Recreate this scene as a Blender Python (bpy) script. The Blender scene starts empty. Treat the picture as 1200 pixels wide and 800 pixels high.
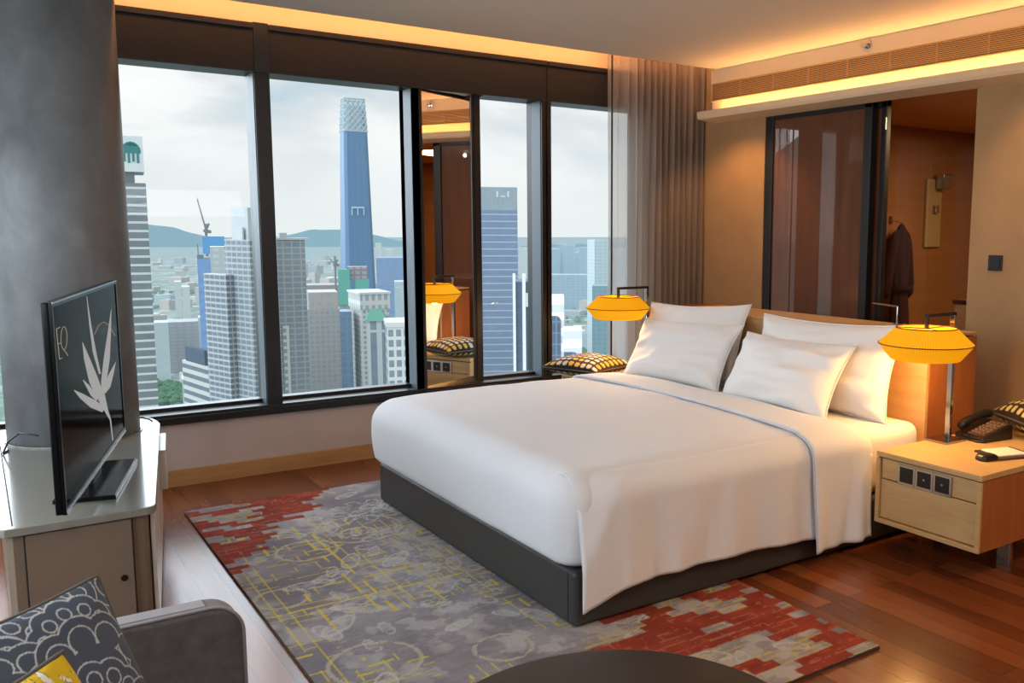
import bpy, bmesh, math, random
import numpy as np
from mathutils import Matrix, Vector
random.seed(7); rng = np.random.default_rng(11)
SC = bpy.context.scene
COL = SC.collection
PI = math.pi

# ------------------------------------------------------------------ camera
F, PX, PY = 1065.0126, 736.6101, 400.0
YAW, PITCH, ROLL, EYE = 0.626513514, 0.122671187, -0.00579966, 1.45
fw = Vector((math.cos(PITCH)*math.sin(YAW), math.cos(PITCH)*math.cos(YAW), -math.sin(PITCH)))
rt = Vector((math.cos(YAW), -math.sin(YAW), 0)); dn = fw.cross(rt)
c_, s_ = math.cos(ROLL), math.sin(ROLL)
rt, dn = c_*rt + s_*dn, -s_*rt + c_*dn
cam = bpy.data.cameras.new('camera'); camo = bpy.data.objects.new('camera', cam); COL.objects.link(camo)
cam.sensor_width = 36; cam.lens = F*36/1200
cam.shift_x = -(PX-600)/1200; cam.clip_start = .05; cam.clip_end = 30000
camo.matrix_world = Matrix(((rt.x, -dn.x, -fw.x, 0), (rt.y, -dn.y, -fw.y, 0), (rt.z, -dn.z, -fw.z, EYE), (0, 0, 0, 1)))
SC.camera = camo
EYEV = Vector((0, 0, EYE))
def ray(x, y): return rt*((x-PX)/F) + dn*((y-PY)/F) + fw
def at_h(x, y, z): d = ray(x, y); return EYEV + d*((z-EYE)/d.z)
def at_x(x, y, X): d = ray(x, y); return EYEV + d*(X/d.x)
def at_y(x, y, Y): d = ray(x, y); return EYEV + d*(Y/d.y)
def at_d(x, y, dist): d = ray(x, y); return EYEV + d*(dist/math.hypot(d.x, d.y))

# ------------------------------------------------------------------ colours and materials
def L(c): c /= 255.0; return c/12.92 if c <= .04045 else ((c+.055)/1.055)**2.4
def rgb(r, g, b): return (L(r), L(g), L(b), 1)
class NT:
    def __init__(s, name):
        s.m = bpy.data.materials.new(name); s.m.use_nodes = True
        s.t = s.m.node_tree; s.t.nodes.clear()
        s.out = s.t.nodes.new('ShaderNodeOutputMaterial')
    def n(s, kind, **kw):
        nd = s.t.nodes.new('ShaderNode'+kind)
        for k, v in kw.items():
            if k.startswith('_'): setattr(nd, k[1:], v)
            else: nd.inputs[k.replace('__', ' ')].default_value = v
        return nd
    def l(s, a, b): s.t.links.new(a, b)
    def math(s, op, a, b=None, c=None):
        nd = s.t.nodes.new('ShaderNodeMath'); nd.operation = op
        for i, v in enumerate((a, b, c)):
            if v is None: continue
            if isinstance(v, (int, float)): nd.inputs[i].default_value = v
            else: s.l(v, nd.inputs[i])
        return nd.outputs[0]
    def mix(s, f, a, b):
        nd = s.t.nodes.new('ShaderNodeMix'); nd.data_type = 'RGBA'
        for i, v in ((0, f), (6, a), (7, b)):
            if isinstance(v, (int, float, tuple)): nd.inputs[i].default_value = v
            else: s.l(v, nd.inputs[i])
        return nd.outputs[2]
    def ramp(s, f, stops):
        nd = s.t.nodes.new('ShaderNodeValToRGB'); cr = nd.color_ramp
        while len(cr.elements) < len(stops): cr.elements.new(.5)
        for e, (p, c) in zip(cr.elements, stops): e.position = p; e.color = c
        s.l(f, nd.inputs[0]); return nd.outputs[0]
    def obj(s, scale=(1, 1, 1), rot=(0, 0, 0)):
        tc = s.n('TexCoord'); mp = s.n('Mapping'); mp.inputs['Scale'].default_value = scale; mp.inputs['Rotation'].default_value = rot
        s.l(tc.outputs['Object'], mp.inputs[0]); return mp.outputs[0]
    def noise(s, vec, scale, detail=3, rough=.5, dist=0):
        nd = s.n('TexNoise', Scale=scale, Detail=detail, Roughness=rough, Distortion=dist)
        if vec is not None: s.l(vec, nd.inputs['Vector'])
        return nd.outputs[0]
    def bump(s, h, strength=.2, dist=.01):
        nd = s.n('Bump', Strength=strength, Distance=dist); s.l(h, nd.inputs['Height']); return nd.outputs[0]
    def done(s, shader): s.l(shader, s.out.inputs[0]); return s.m
def pbr(name, col, rough=.6, metal=0, spec=.5, var=0, vscale=8, bump=0, bscale=60, coat=0, sheen=0, stretch=(1, 1, 1)):
    t = NT(name); p = t.n('BsdfPrincipled', Base__Color=col, Roughness=rough, Metallic=metal)
    p.inputs['Specular IOR Level'].default_value = spec
    p.inputs['Coat Weight'].default_value = coat; p.inputs['Sheen Weight'].default_value = sheen
    v = t.obj(stretch)
    if var:
        f = t.noise(v, vscale, 4)
        lo = tuple(c*(1-var) for c in col[:3])+(1,); hi = tuple(min(1, c*(1+var)) for c in col[:3])+(1,)
        t.l(t.ramp(f, [(.3, lo), (.7, hi)]), p.inputs['Base Color'])
    if bump: t.l(t.bump(t.noise(v, bscale, 3), bump), p.inputs['Normal'])
    return t.done(p.outputs[0])
def wood(name, c1, c2, stretch=(1, 12, 12), scale=2.5, rough=.45, spec=.4):
    t = NT(name); p = t.n('BsdfPrincipled', Roughness=rough); p.inputs['Specular IOR Level'].default_value = spec
    v = t.obj(stretch); f = t.noise(v, scale, 5, .6, .8); g = t.noise(v, scale*9, 3)
    a = t.ramp(f, [(.3, c1), (.7, c2)])
    t.l(t.mix(t.math('MULTIPLY', g, .35), a, tuple(c*.55 for c in c1[:3])+(1,)), p.inputs['Base Color'])
    t.l(t.bump(g, .08, .004), p.inputs['Normal'])
    return t.done(p.outputs[0])
def colattr(name, rough=.8, spec=.3, bump=.25, bscale=250, sheen=0):
    t = NT(name); a = t.n('VertexColor'); a.layer_name = 'Col'
    p = t.n('BsdfPrincipled', Roughness=rough); p.inputs['Specular IOR Level'].default_value = spec; p.inputs['Sheen Weight'].default_value = sheen
    t.l(a.outputs[0], p.inputs['Base Color'])
    t.l(t.bump(t.noise(t.obj(), bscale, 2), bump, .004), p.inputs['Normal'])
    return t.done(p.outputs[0])
def emis(name, col, k=1):
    t = NT(name); return t.done(t.n('Emission', Color=col, Strength=k).outputs[0])
def glassmat(name, tint=(1, 1, 1, 1), ior=1.35, k=1.0):
    t = NT(name); tr = t.n('BsdfTransparent', Color=tint); g = t.n('BsdfGlossy', Roughness=.0)
    fr = t.n('Fresnel', IOR=ior); mx = t.n('MixShader')
    t.l(t.math('MULTIPLY', fr.outputs[0], k), mx.inputs[0]); t.l(tr.outputs[0], mx.inputs[1]); t.l(g.outputs[0], mx.inputs[2])
    return t.done(mx.outputs[0])

# ------------------------------------------------------------------ mesh helpers
class MB:
    def __init__(s): s.v = []; s.f = []
    def add(s, vs, fs):
        o = len(s.v); s.v += [tuple(v) for v in vs]; s.f += [tuple(i+o for i in f) for f in fs]; return s
    def box(s, x0, x1, y0, y1, z0, z1, M=None):
        vs = [(x, y, z) for z in (z0, z1) for y in (y0, y1) for x in (x0, x1)]
        if M: vs = [M @ Vector(v) for v in vs]
        return s.add(vs, [(0, 2, 3, 1), (4, 5, 7, 6), (0, 1, 5, 4), (2, 6, 7, 3), (0, 4, 6, 2), (1, 3, 7, 5)])
    def prism(s, poly, z0, z1, inset_top=0):
        n = len(poly)
        vs = [(x, y, z0) for x, y in poly]+[(x, y, z1) for x, y in poly]
        fs = [tuple(range(n-1, -1, -1)), tuple(range(n, 2*n))]+[(i, (i+1) % n, n+(i+1) % n, n+i) for i in range(n)]
        return s.add(vs, fs)
    def lathe(s, prof, c=(0, 0, 0), n=48, cap=True):
        k = len(prof); vs = []
        for r, z in prof:
            for i in range(n): a = 2*PI*i/n; vs.append((c[0]+r*math.cos(a), c[1]+r*math.sin(a), c[2]+z))
        fs = [(j*n+i, j*n+(i+1) % n, (j+1)*n+(i+1) % n, (j+1)*n+i) for j in range(k-1) for i in range(n)]
        if cap: fs += [tuple(range(n-1, -1, -1)), tuple(range((k-1)*n, k*n))]
        return s.add(vs, fs)
    def tube(s, pts, r, n=8, closed=False):
        pts = [Vector(p) for p in pts]; rr = r if isinstance(r, (list, tuple)) else [r]*len(pts); vs = []
        for i, p in enumerate(pts):
            a = pts[max(i-1, 0)]; b = pts[min(i+1, len(pts)-1)]
            if closed: a = pts[i-1]; b = pts[(i+1) % len(pts)]
            d = (b-a).normalized(); u = d.cross(Vector((0, 0, 1)))
            if u.length < 1e-3: u = d.cross(Vector((1, 0, 0)))
            u.normalize(); w = d.cross(u)
            for j in range(n): t = 2*PI*j/n; vs.append(p+(u*math.cos(t)+w*math.sin(t))*rr[i])
        m = len(pts); fs = []
        for i in range(m if closed else m-1):
            k = (i+1) % m
            fs += [(i*n+j, i*n+(j+1) % n, k*n+(j+1) % n, k*n+j) for j in range(n)]
        if not closed: fs += [tuple(range(n-1, -1, -1)), tuple(range((m-1)*n, m*n))]
        return s.add(vs, fs)
    def grid(s, P, wrap=False):
        r, c = P.shape[:2]
        vs = [tuple(map(float, p)) for p in P.reshape(-1, 3)]
        fs = [(i*c+j, i*c+(j+1) % c, (i+1)*c+(j+1) % c, (i+1)*c+j) for i in range(r-1) for j in range(c if wrap else c-1)]
        return s.add(vs, fs)
def mk(name, mb, mat, parent=None, smooth=False, bevel=0, seg=3, sub=0, world=False, solid=0, fixn=True):
    vs = mb.v
    if world and parent is not None:
        o = parent
        while o.parent: o = o.parent
        l = o.location; vs = [(v[0]-l.x, v[1]-l.y, v[2]-l.z) for v in vs]
    me = bpy.data.meshes.new(name); me.from_pydata(vs, [], mb.f); me.update()
    if fixn:
        bm = bmesh.new(); bm.from_mesh(me); bmesh.ops.recalc_face_normals(bm, faces=bm.faces); bm.to_mesh(me); bm.free()
    o = bpy.data.objects.new(name, me); COL.objects.link(o)
    if mat: me.materials.append(mat)
    if parent: o.parent = parent
    if smooth: me.polygons.foreach_set('use_smooth', [True]*len(me.polygons))
    if solid: m = o.modifiers.new('solid', 'SOLIDIFY'); m.thickness = solid; m.offset = 0
    if bevel:
        m = o.modifiers.new('bevel', 'BEVEL'); m.width = bevel; m.segments = seg; m.limit_method = 'ANGLE'; m.angle_limit = .6
        me.polygons.foreach_set('use_smooth', [True]*len(me.polygons))
        w = o.modifiers.new('wn', 'WEIGHTED_NORMAL'); w.keep_sharp = True
    if sub: m = o.modifiers.new('sub', 'SUBSURF'); m.levels = sub; m.render_levels = sub
    return o
def tag(o, label, cat, group=None, kind=None):
    o['label'] = label; o['category'] = cat
    if group: o['group'] = group
    if kind: o['kind'] = kind
    return o
def empty(name, loc=(0, 0, 0), rz=0):
    o = bpy.data.objects.new(name, None); COL.objects.link(o); o.location = loc; o.rotation_euler = (0, 0, rz); o.empty_display_size = .1; return o
def thing(name, label, cat, loc=(0, 0, 0), rz=0, group=None): return tag(empty(name, loc, rz), label, cat, group)
def struct(name, mb=None, mat=None, parent=None, **k):
    o = mk(name, mb, mat, parent, **k) if mb else empty(name)
    if parent is None: o['kind'] = 'structure'
    return o
def setcol(o, cols):
    a = o.data.color_attributes.new('Col', 'FLOAT_COLOR', 'POINT')
    c = np.ones((len(o.data.vertices), 4), np.float32); c[:, :3] = cols.reshape(-1, 3); a.data.foreach_set('color', c.ravel())
def copy_tree(o, parent=None):
    c = o.copy(); COL.objects.link(c); c.parent = parent
    for ch in list(o.children): copy_tree(ch, c)
    return c
def lin(r, g, b): return np.array([L(r), L(g), L(b)])
def vnoise(u, v, seed):
    r = np.random.default_rng(seed).random((97, 97)); ui = np.floor(u).astype(int); vi = np.floor(v).astype(int)
    fu = u-ui; fv = v-vi; fu = fu*fu*(3-2*fu); fv = fv*fv*(3-2*fv)
    g = lambda a, b: r[a % 97, b % 97]
    return (g(ui, vi)*(1-fu)+g(ui+1, vi)*fu)*(1-fv)+(g(ui, vi+1)*(1-fu)+g(ui+1, vi+1)*fu)*fv
def fbm(u, v, seed, o=4):
    s = 0; a = .5
    for i in range(o): s = s+a*vnoise(u*2**i, v*2**i, seed+i); a *= .5
    return s/(1-.5**o)

# ------------------------------------------------------------------ materials
def floor_mat():
    t = NT('floor planks'); p = t.n('BsdfPrincipled'); tc = t.n('TexCoord')
    mp = t.n('Mapping'); mp.inputs['Rotation'].default_value = (0, 0, PI/2); t.l(tc.outputs['Object'], mp.inputs[0])
    br = t.n('TexBrick', Scale=1.0, Mortar__Size=.0011, Brick__Width=1.15, Row__Height=.095, Bias=0.0)
    br.offset = .37; br.inputs['Color1'].default_value = (0, 0, 0, 1); br.inputs['Color2'].default_value = (1, 1, 1, 1); br.inputs['Mortar'].default_value = (.5, .5, .5, 1)
    t.l(mp.outputs[0], br.inputs['Vector'])
    v = t.obj((14, 1, 1)); gr = t.noise(v, 2.2, 6, .65, .6)
    base = t.ramp(br.outputs[0], [(0, rgb(94, 46, 23)), (.5, rgb(122, 63, 32)), (1, rgb(152, 86, 46))])
    c = t.mix(t.math('MULTIPLY', gr, .55), base, rgb(74, 36, 20))
    c = t.mix(br.outputs['Fac'], c, rgb(25, 10, 6))
    t.l(c, p.inputs['Base Color']); p.inputs['Specular IOR Level'].default_value = .5
    t.l(t.math('MULTIPLY_ADD', gr, .12, .17), p.inputs['Roughness'])
    t.l(t.bump(gr, .05, .002), p.inputs['Normal'])
    return t.done(p.outputs[0])
def paper_mat(name, c):
    t = NT(name); p = t.n('BsdfPrincipled', Roughness=.7); v = t.obj((1, 1, 1), (0.6, 0, 0))
    w = t.n('TexWave', Scale=9, Distortion=3, Detail=3); t.l(v, w.inputs[0])
    f = t.noise(t.obj(), 5, 4)
    a = t.ramp(f, [(.3, tuple(x*.88 for x in c[:3])+(1,)), (.7, c)])
    t.l(t.mix(t.math('MULTIPLY', w.outputs[1], .22), a, tuple(x*.72 for x in c[:3])+(1,)), p.inputs['Base Color'])
    return t.done(p.outputs[0])
M_floor = floor_mat()
M_ceil = pbr('ceiling paint', rgb(206, 198, 190), .9)
M_bulk = pbr('bulkhead paint', rgb(222, 200, 165), .7)
M_paper = paper_mat('wallpaper', rgb(176, 140, 98))
M_sillwall = pbr('sill wall paint', rgb(196, 184, 180), .8, var=.03)
M_base = wood('oak trim', rgb(186, 140, 92), rgb(204, 160, 108), (1, 10, 10), 2)
M_frame = pbr('window frame dark', rgb(30, 29, 30), .35, spec=.4)
M_jamb = pbr('window jamb grey', rgb(92, 104, 116), .4)
M_blind = pbr('blind fabric dark brown', rgb(29, 27, 27), .85, var=.06, vscale=40)
M_dark = pbr('dark wall', rgb(50, 45, 43), .8)
M_back = pbr('rear walls', rgb(170, 140, 105), .8)
M_glass = glassmat('window glass', (1, 1, 1, 1), 1.3, .25)
M_mirror = pbr('mirror', (.93, .86, .80, 1), .0, 1)
def column_mat():
    t = NT('column plaster'); p = t.n('BsdfPrincipled', Roughness=.42); p.inputs['Specular IOR Level'].default_value = .45
    f = t.noise(t.obj((1, 1, .7)), 5, 6, .62, .4)
    t.l(t.ramp(f, [(.3, rgb(90, 94, 97)), (.55, rgb(107, 111, 114)), (.75, rgb(124, 128, 131))]), p.inputs['Base Color'])
    t.l(t.bump(f, .06, .01), p.inputs['Normal']); return t.done(p.outputs[0])
M_column = column_mat()
M_linen = pbr('white linen', rgb(228, 230, 234), .75, sheen=.1, bump=.05, bscale=900)
M_linen2 = pbr('white pillow cotton', rgb(240, 236, 232), .75, sheen=.1, bump=.05, bscale=900)
M_divan = pbr('charcoal leather', rgb(64, 62, 61), .42, spec=.35, bump=.06, bscale=500)
M_head = wood('headboard oak', rgb(196, 152, 100), rgb(212, 170, 118), (10, 1, 10), 2)
M_headend = wood('headboard end veneer', rgb(160, 94, 50), rgb(176, 108, 60), (10, 10, 1), 2)
M_oak = wood('pale oak', rgb(196, 158, 106), rgb(214, 178, 124), (10, 1.2, 12), 2.2)
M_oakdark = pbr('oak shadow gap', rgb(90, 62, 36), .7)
M_chrome = pbr('polished dark chrome', (.42, .42, .44, 1), .12, 1)
M_steel = pbr('brushed steel plate', (.55, .54, .52, 1), .3, 1)
M_black = pbr('black plastic', rgb(20, 19, 20), .35)
M_blackmatte = pbr('black plastic satin', rgb(30, 28, 28), .5)
M_key = pbr('phone keys', rgb(120, 96, 78), .5)
M_paperw = pbr('note paper', rgb(238, 226, 214), .8)
M_tan = pbr('dark leather tray', rgb(70, 46, 34), .5)
M_lacq = pbr('putty lacquer', rgb(140, 142, 134), .16, spec=.6, coat=.3)
M_lacqbody = pbr('putty lacquer body', rgb(124, 110, 96), .35)
M_lacqdoor = pbr('putty lacquer door', rgb(206, 204, 198), .25)
M_gap = pbr('panel gap', rgb(38, 32, 28), .8)
M_screen = pbr('television screen', rgb(24, 23, 24), .12, spec=.006)
M_bezel = pbr('television bezel', rgb(14, 14, 16), .25, spec=.2)
M_silver = pbr('silver trim', (.5, .5, .54, 1), .2, 1)
M_leafimg = emis('screen picture pale', rgb(186, 184, 182), .75)
M_lineimg = emis('screen picture gold line', rgb(172, 160, 138), .7)
M_velvet = pbr('grey velvet', rgb(92, 87, 88), .85, sheen=.35, var=.28, vscale=24, bump=.2, bscale=70)
M_pipe = pbr('pale grey welt', rgb(150, 146, 150), .8, sheen=.3)
M_bronze = pbr('bronze table top', rgb(50, 47, 44), .3, metal=.3, var=.3, vscale=5)
M_mocha = pbr('cushion edge', rgb(90, 84, 78), .8)
M_slat = pbr('grille slat', rgb(196, 160, 112), .5)
M_slatdark = pbr('grille recess', rgb(70, 44, 26), .8)
M_robe = pbr('dark red bathrobe', rgb(48, 15, 18), .95, var=.2, vscale=20)
M_stone = pbr('bathroom stone', rgb(156, 112, 74), .3, var=.1, vscale=1.5, stretch=(.4, .4, 9))
M_bathceil = pbr('bathroom ceiling', rgb(206, 160, 100), .8)
M_brown = wood('dark brown panel', rgb(74, 44, 32), rgb(88, 54, 38), (9, 9, 1), 2, .3)
M_doorpanel = wood('glossy brown door panel', rgb(100, 62, 40), rgb(114, 72, 47), (9, 9, .6), 1.5, .6, .2)
for nd in M_doorpanel.node_tree.nodes:
    if nd.type == 'BSDF_PRINCIPLED': nd.inputs['Coat Weight'].default_value = 1; nd.inputs['Coat Roughness'].default_value = .0; nd.inputs['Coat IOR'].default_value = 1.6
M_clear = glassmat('clear partition glass', (.97, .96, .94, 1), 1.3, .12)
def sheer_mat(name, col, trans, tl):
    t = NT(name); d = t.n('BsdfDiffuse', Color=col); b = t.n('BsdfTranslucent', Color=col); tr = t.n('BsdfTransparent')
    m1 = t.n('MixShader', Fac=tl); m2 = t.n('MixShader', Fac=trans)
    t.l(d.outputs[0], m1.inputs[1]); t.l(b.outputs[0], m1.inputs[2]); t.l(m1.outputs[0], m2.inputs[1]); t.l(tr.outputs[0], m2.inputs[2])
    return t.done(m2.outputs[0])
M_sheer = sheer_mat('sheer voile', rgb(200, 192, 186), .42, .5)
M_drape = sheer_mat('taupe voile', rgb(164, 150, 139), .05, .45)
def shade_mat():
    t = NT('pleated yellow shade'); tc = t.n('TexCoord'); sx = t.n('SeparateXYZ'); t.l(tc.outputs['Object'], sx.inputs[0])
    ang = t.math('ARCTAN2', sx.outputs[1], sx.outputs[0]); w = t.math('SINE', t.math('MULTIPLY', ang, 110))
    f = t.math('MULTIPLY_ADD', w, .5, .5)
    c = t.mix(f, rgb(226, 138, 8), rgb(255, 186, 22))
    e = t.n('Emission', Strength=.72); t.l(c, e.inputs[0])
    d = t.n('BsdfDiffuse', Color=rgb(190, 130, 30)); a = t.n('AddShader'); t.l(e.outputs[0], a.inputs[0]); t.l(d.outputs[0], a.inputs[1])
    return t.done(a.outputs[0])
M_shade = shade_mat()
M_bulb = emis('warm bulb', (1, .72, .38, 1), 6)
M_ring = pbr('shade ring cord', rgb(110, 62, 10), .7)

# ------------------------------------------------------------------ room shell
XW, YW, ZC = 4.63, 5.53, 2.63       # headboard wall, window wall, ceiling
XL, YB = -1.75, -2.3
struct('floor', MB().box(XL, 8.2, YB, YW+.25, -.12, 0), M_floor)
struct('ceiling', MB().box(XL, XW+.12, YB, 5.245, ZC, ZC+.2).box(XL, XW+.2, 5.245, YW+.3, 2.86, 2.95), M_ceil)
struct('wall_window', MB().box(XL-.1, XW+.1, YW, YW+.25, 0, .358), M_sillwall)
struct('wall_window_upper', MB().box(XL-.1, XW+.1, YW+.01, YW+.3, 2.336, 2.86), M_bulk)
struct('wall_window_corner', MB().box(4.16, XW+.1, YW, YW+.25, .36, 2.57), M_dark)
struct('baseboard_window', MB().box(XL, 4.4, YW-.022, YW-.0005, 0, .092), M_base, bevel=.002)
# headboard wall: solid to the right, solid by the curtain, glazed between
Y0g, Y1g = 3.085, 4.76
struct('wall_headboard', MB().box(XW, XW+.12, YB, Y0g, 0, ZC), M_paper)
struct('wall_headboard_corner', MB().box(XW, XW+.12, Y1g, YW+.05, 0, 2.86), M_paper)
struct('wall_headboard_upper', MB().box(XW, XW+.12, Y0g, Y1g, 2.275, ZC), M_bulk)
struct('wall_rear', MB().box(XL-.1, XW+.1, YB-.1, YB, 0, ZC), M_back)
struct('wall_left', MB().box(XL-.12, XL, YB, 1.0, 0, ZC).box(XL-.12, XL, 1.0, 5.2, 0, .36).box(XL-.12, XL, 1.0, 5.2, 2.58, ZC).box(XL-.12, XL, 5.2, YW+.1, 0, ZC), M_back)
# windows
z0w, z1w = .40, 2.325
sill = MB().box(XL, 4.16, YW-.035, YW+.02, .356, .396).box(XL, 4.16, YW-.02, YW+.26, .392, .412)
struct('trim_sill', sill, M_frame, bevel=.003)
edges = [(-1.75, -.15), (-.07, 1.373), (1.456, 2.312), (2.832, 3.248), (3.322, 4.16)]
GY = YW+.13
for i, (a, b) in enumerate(edges):
    w = struct(f'window_{i+1}'); 
    fr = MB().box(a-.042, a, YW-.012+(.105 if i == 3 else 0), YW+.2, z0w, 2.33).box(b, b+.042, YW-.012, YW+.2, z0w, 2.33)
    fr.box(a, b, GY-.03, GY+.05, .412, .432).box(a, b, YW-.01, YW+.2, 2.322, 2.335)
    mk('window_frame', fr, M_frame, w)
    jb = MB().box(b-.004, b-.0005, YW+.005, GY-.004, .413, 2.32)
    mk('window_jamb', jb, M_jamb, w)
    mk('window_pane', MB().box(a, b, GY, GY+.006, .43, 2.324), M_glass, w)
struct('window_7', MB().box(XL-.06, XL-.054, 1.0, 5.2, .36, 2.58), M_glass)
# blind headers: one boxed roller blind over each bay
bx = [(-1.7, -.16, 'far left bay partly behind the round column'), (-.06, 1.372, 'bay next to the round column'), (1.457, 3.278, 'wide middle bays and mirror panel'), (3.286, 4.4, 'right bay beside the curtain')]
for a, b, d in bx:
    t = thing('roller_blind', f'dark brown raised roller blind header over the {d}', 'blind', ((a+b)/2, YW-.03, 2.32), group='raised roller blinds')
    mk('blind_fabric', MB().box(a, b, YW-.025, YW-.008, 2.326, 2.552), M_blind, t, world=True)
    mk('cassette', MB().box(a, b, YW-.045, YW-.008, 2.552, 2.584), M_frame, t, world=True, bevel=.004)
    mk('bottom_bar', MB().box(a, b, YW-.028, YW-.004, 2.318, 2.327), M_frame, t, world=True)
# mirror panel between the windows, turned a little towards the bed
ml, mr, mth = 2.374, 2.768, math.radians(13.5)
t = thing('mirror_panel', 'tall narrow mirror panel between dark window mullions, reflecting bed corner and warm lamp', 'mirror', (ml, YW+.012, .41), mth)
mw = (mr-ml)/math.cos(mth)
mk('mirror_glass', MB().box(0, mw, 0, .008, 0, 1.912), M_mirror, t)
mk('mirror_back', MB().box(0, mw, .0085, .02, 0, 1.912), M_frame, t)
struct('trim_mullion_heads', MB().box(1.373, 1.456, YW-.03, YW+.01, 2.318, 2.59).box(-.16, -.06, YW-.03, YW+.01, 2.318, 2.59).box(3.278, 3.286, YW-.02, YW+.01, 2.318, 2.59), M_frame)
struct('trim_mirror_posts', MB().box(2.312, 2.374, YW-.012, YW+.2, z0w, 2.33).box(2.770, 2.832, YW+.10, YW+.2, z0w, 2.33), M_frame)

# round column
cc = (.342, 4.79)
struct('pillar', MB().lathe([(.262, 0), (.262, ZC)], (cc[0], cc[1], 0), 72), M_column, smooth=False)
bpy.data.objects['pillar'].data.polygons.foreach_set('use_smooth', [len(p.vertices) == 4 for p in bpy.data.objects['pillar'].data.polygons])

# bulkhead with air grille and cove nose
yb1 = 5.30
prof = [(XW-.001, ZC-.001), (4.585, ZC-.001), (4.585, 2.397), (4.60, 2.397), (4.60, 2.302), (4.50, 2.297), (4.47, 2.318), (4.456, 2.318), (4.45, 2.310), (4.452, 2.278), (4.462, 2.262), (XW-.001, 2.243)]
mb = MB(); n = len(prof)
mb.add([(x, YB, z) for x, z in prof]+[(x, yb1, z) for x, z in prof], [tuple(range(n)), tuple(range(2*n-1, n-1, -1))]+[(i, (i+1) % n, n+(i+1) % n, n+i) for i in range(n)])
struct('ceiling_bulkhead', mb, M_bulk)
t = thing('air_grille', 'long slatted linear air grille in the lit bulkhead above bed', 'air vent', (4.585, 2.5, 2.42))
gy0, gy1, gz0, gz1 = YB+.3, 5.275, 2.404, 2.522
mk('grille_recess', MB().box(4.5835, 4.5848, gy0, gy1, gz0, gz1), M_slatdark, t, world=True)
mb = MB()
for k in range(11):
    z = gz0+.004+k*(gz1-gz0-.010)/10
    mb.add([(4.571, gy0, z-.004), (4.571, gy1, z-.004), (4.583, gy1, z+.003), (4.583, gy0, z+.003), (4.571, gy0, z-.001), (4.571, gy1, z-.001), (4.583, gy1, z+.006), (4.583, gy0, z+.006)], [(0, 1, 2, 3), (4, 7, 6, 5), (0, 4, 5, 1), (3, 2, 6, 7)])
mk('grille_slats', mb, M_slat, t, world=True)
fr = MB().box(4.568, 4.5835, gy0, gy1, gz0-.006, gz0).box(4.568, 4.5835, gy0, gy1, gz1, gz1+.006).box(4.568, 4.5835, gy0-.006, gy0, gz0-.006, gz1+.006).box(4.568, 4.5835, gy1, gy1+.006, gz0-.006, gz1+.006)
y = gy1-.3
while y > gy0: fr.box(4.574, 4.5835, y-.0015, y+.0015, gz0, gz1); y -= .33
mk('grille_frame', fr, M_slat, t, world=True)
p = at_x(1018, 52, 4.585)
t = thing('sprinkler', 'small chrome sprinkler head on the bulkhead above air grille', 'sprinkler', p)
mb = MB(); mb.lathe([(.022, 0), (.026, .004), (.026, .008), (.012, .012)], n=24)
e = mk('escutcheon', mb, M_chrome, t); e.rotation_euler = (0, -PI/2, 0)
mb = MB(); mb.lathe([(.007, .01), (.007, .035), (.016, .038), (.016, .041)], n=20)
e = mk('deflector', mb, M_silver, t); e.rotation_euler = (0, -PI/2, 0)

# bathroom behind the glass
struct('wall_bathroom_side', MB().box(XW+.12, 7.4, Y1g+.02, Y1g+.14, 0, 2.4), M_stone)
struct('wall_bathroom_back', MB().box(7.2, 7.32, .5, Y1g+.1, 0, 2.4), M_stone)
struct('wall_bathroom_near', MB().box(XW+.12, 7.4, .5, .6, 0, 2.4), M_stone)
struct('ceiling_bathroom', MB().box(XW+.12, 7.4, .5, Y1g+.14, 2.29, 2.42), M_bathceil)
yd = lambda px: at_x(px, 250, XW).y
ya, yb_, yc_ = yd(903), yd(1008), yd(1017)
yd_ = at_x(1031, 250, XW+.08).y; ye = at_x(1040, 250, XW+.105).y
d = struct('door_1')
fr = MB().box(XW+.005, XW+.055, ya, Y1g, 0, 2.275).box(XW+.005, XW+.055, yc_, yb_, 0, 2.275).box(XW+.005, XW+.055, yc_, ya, 2.215, 2.275).box(XW+.005, XW+.055, yc_, ya, 0, .06)
mk('door_frame', fr, M_frame, d, bevel=.004)
mk('door_panel', MB().box(XW+.02, XW+.028, yb_, ya, .06, 2.215), M_doorpanel, d)
d = struct('door_2')
fr = MB().box(XW+.062, XW+.105, ye, yd_, 0, 2.275).box(XW+.062, XW+.105, ye, ye+.8, 2.215, 2.275)
mk('door_frame', fr, M_frame, d, bevel=.004)
mk('door_panel', MB().box(XW+.08, XW+.088, yd_, yd_+.72, .06, 2.215), M_doorpanel, d)
struct('trim_partition_glass', MB().box(XW+.05, XW+.06, Y0g, ye-.002, 0, 2.275), M_clear)

# bathrobe hanging on the bathroom wall
RX = 5.55
rb = at_y(1057, 262, 4.66)
t = thing('hanging_bathrobe', 'dark red bathrobe hanging on a hook behind bathroom glass', 'bathrobe', (rb.x, rb.y, rb.z), -PI/2); t.scale = (.75, .62, .88)
def robe_grid(rows, n=28):
    P = []
    for z, w, dp, off in rows:
        r = []
        for i in range(n):
            a = 2*PI*i/n; k = 1+.08*math.sin(5*a+z*3)+.05*math.sin(9*a)
            r.append((off*.0+dp*k*math.sin(a), off+w*k*math.cos(a), z))
        P.append(r)
    return np.array(P)
mk('robe_body', MB().grid(robe_grid([(0, .015, .015, 0), (-.03, .04, .04, 0), (-.10, .10, .07, 0), (-.22, .15, .085, 0), (-.45, .135, .085, 0), (-.58, .11, .075, 0), (-.8, .13, .09, 0), (-1.02, .15, .10, 0)]), True), M_robe, t, smooth=True)
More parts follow.
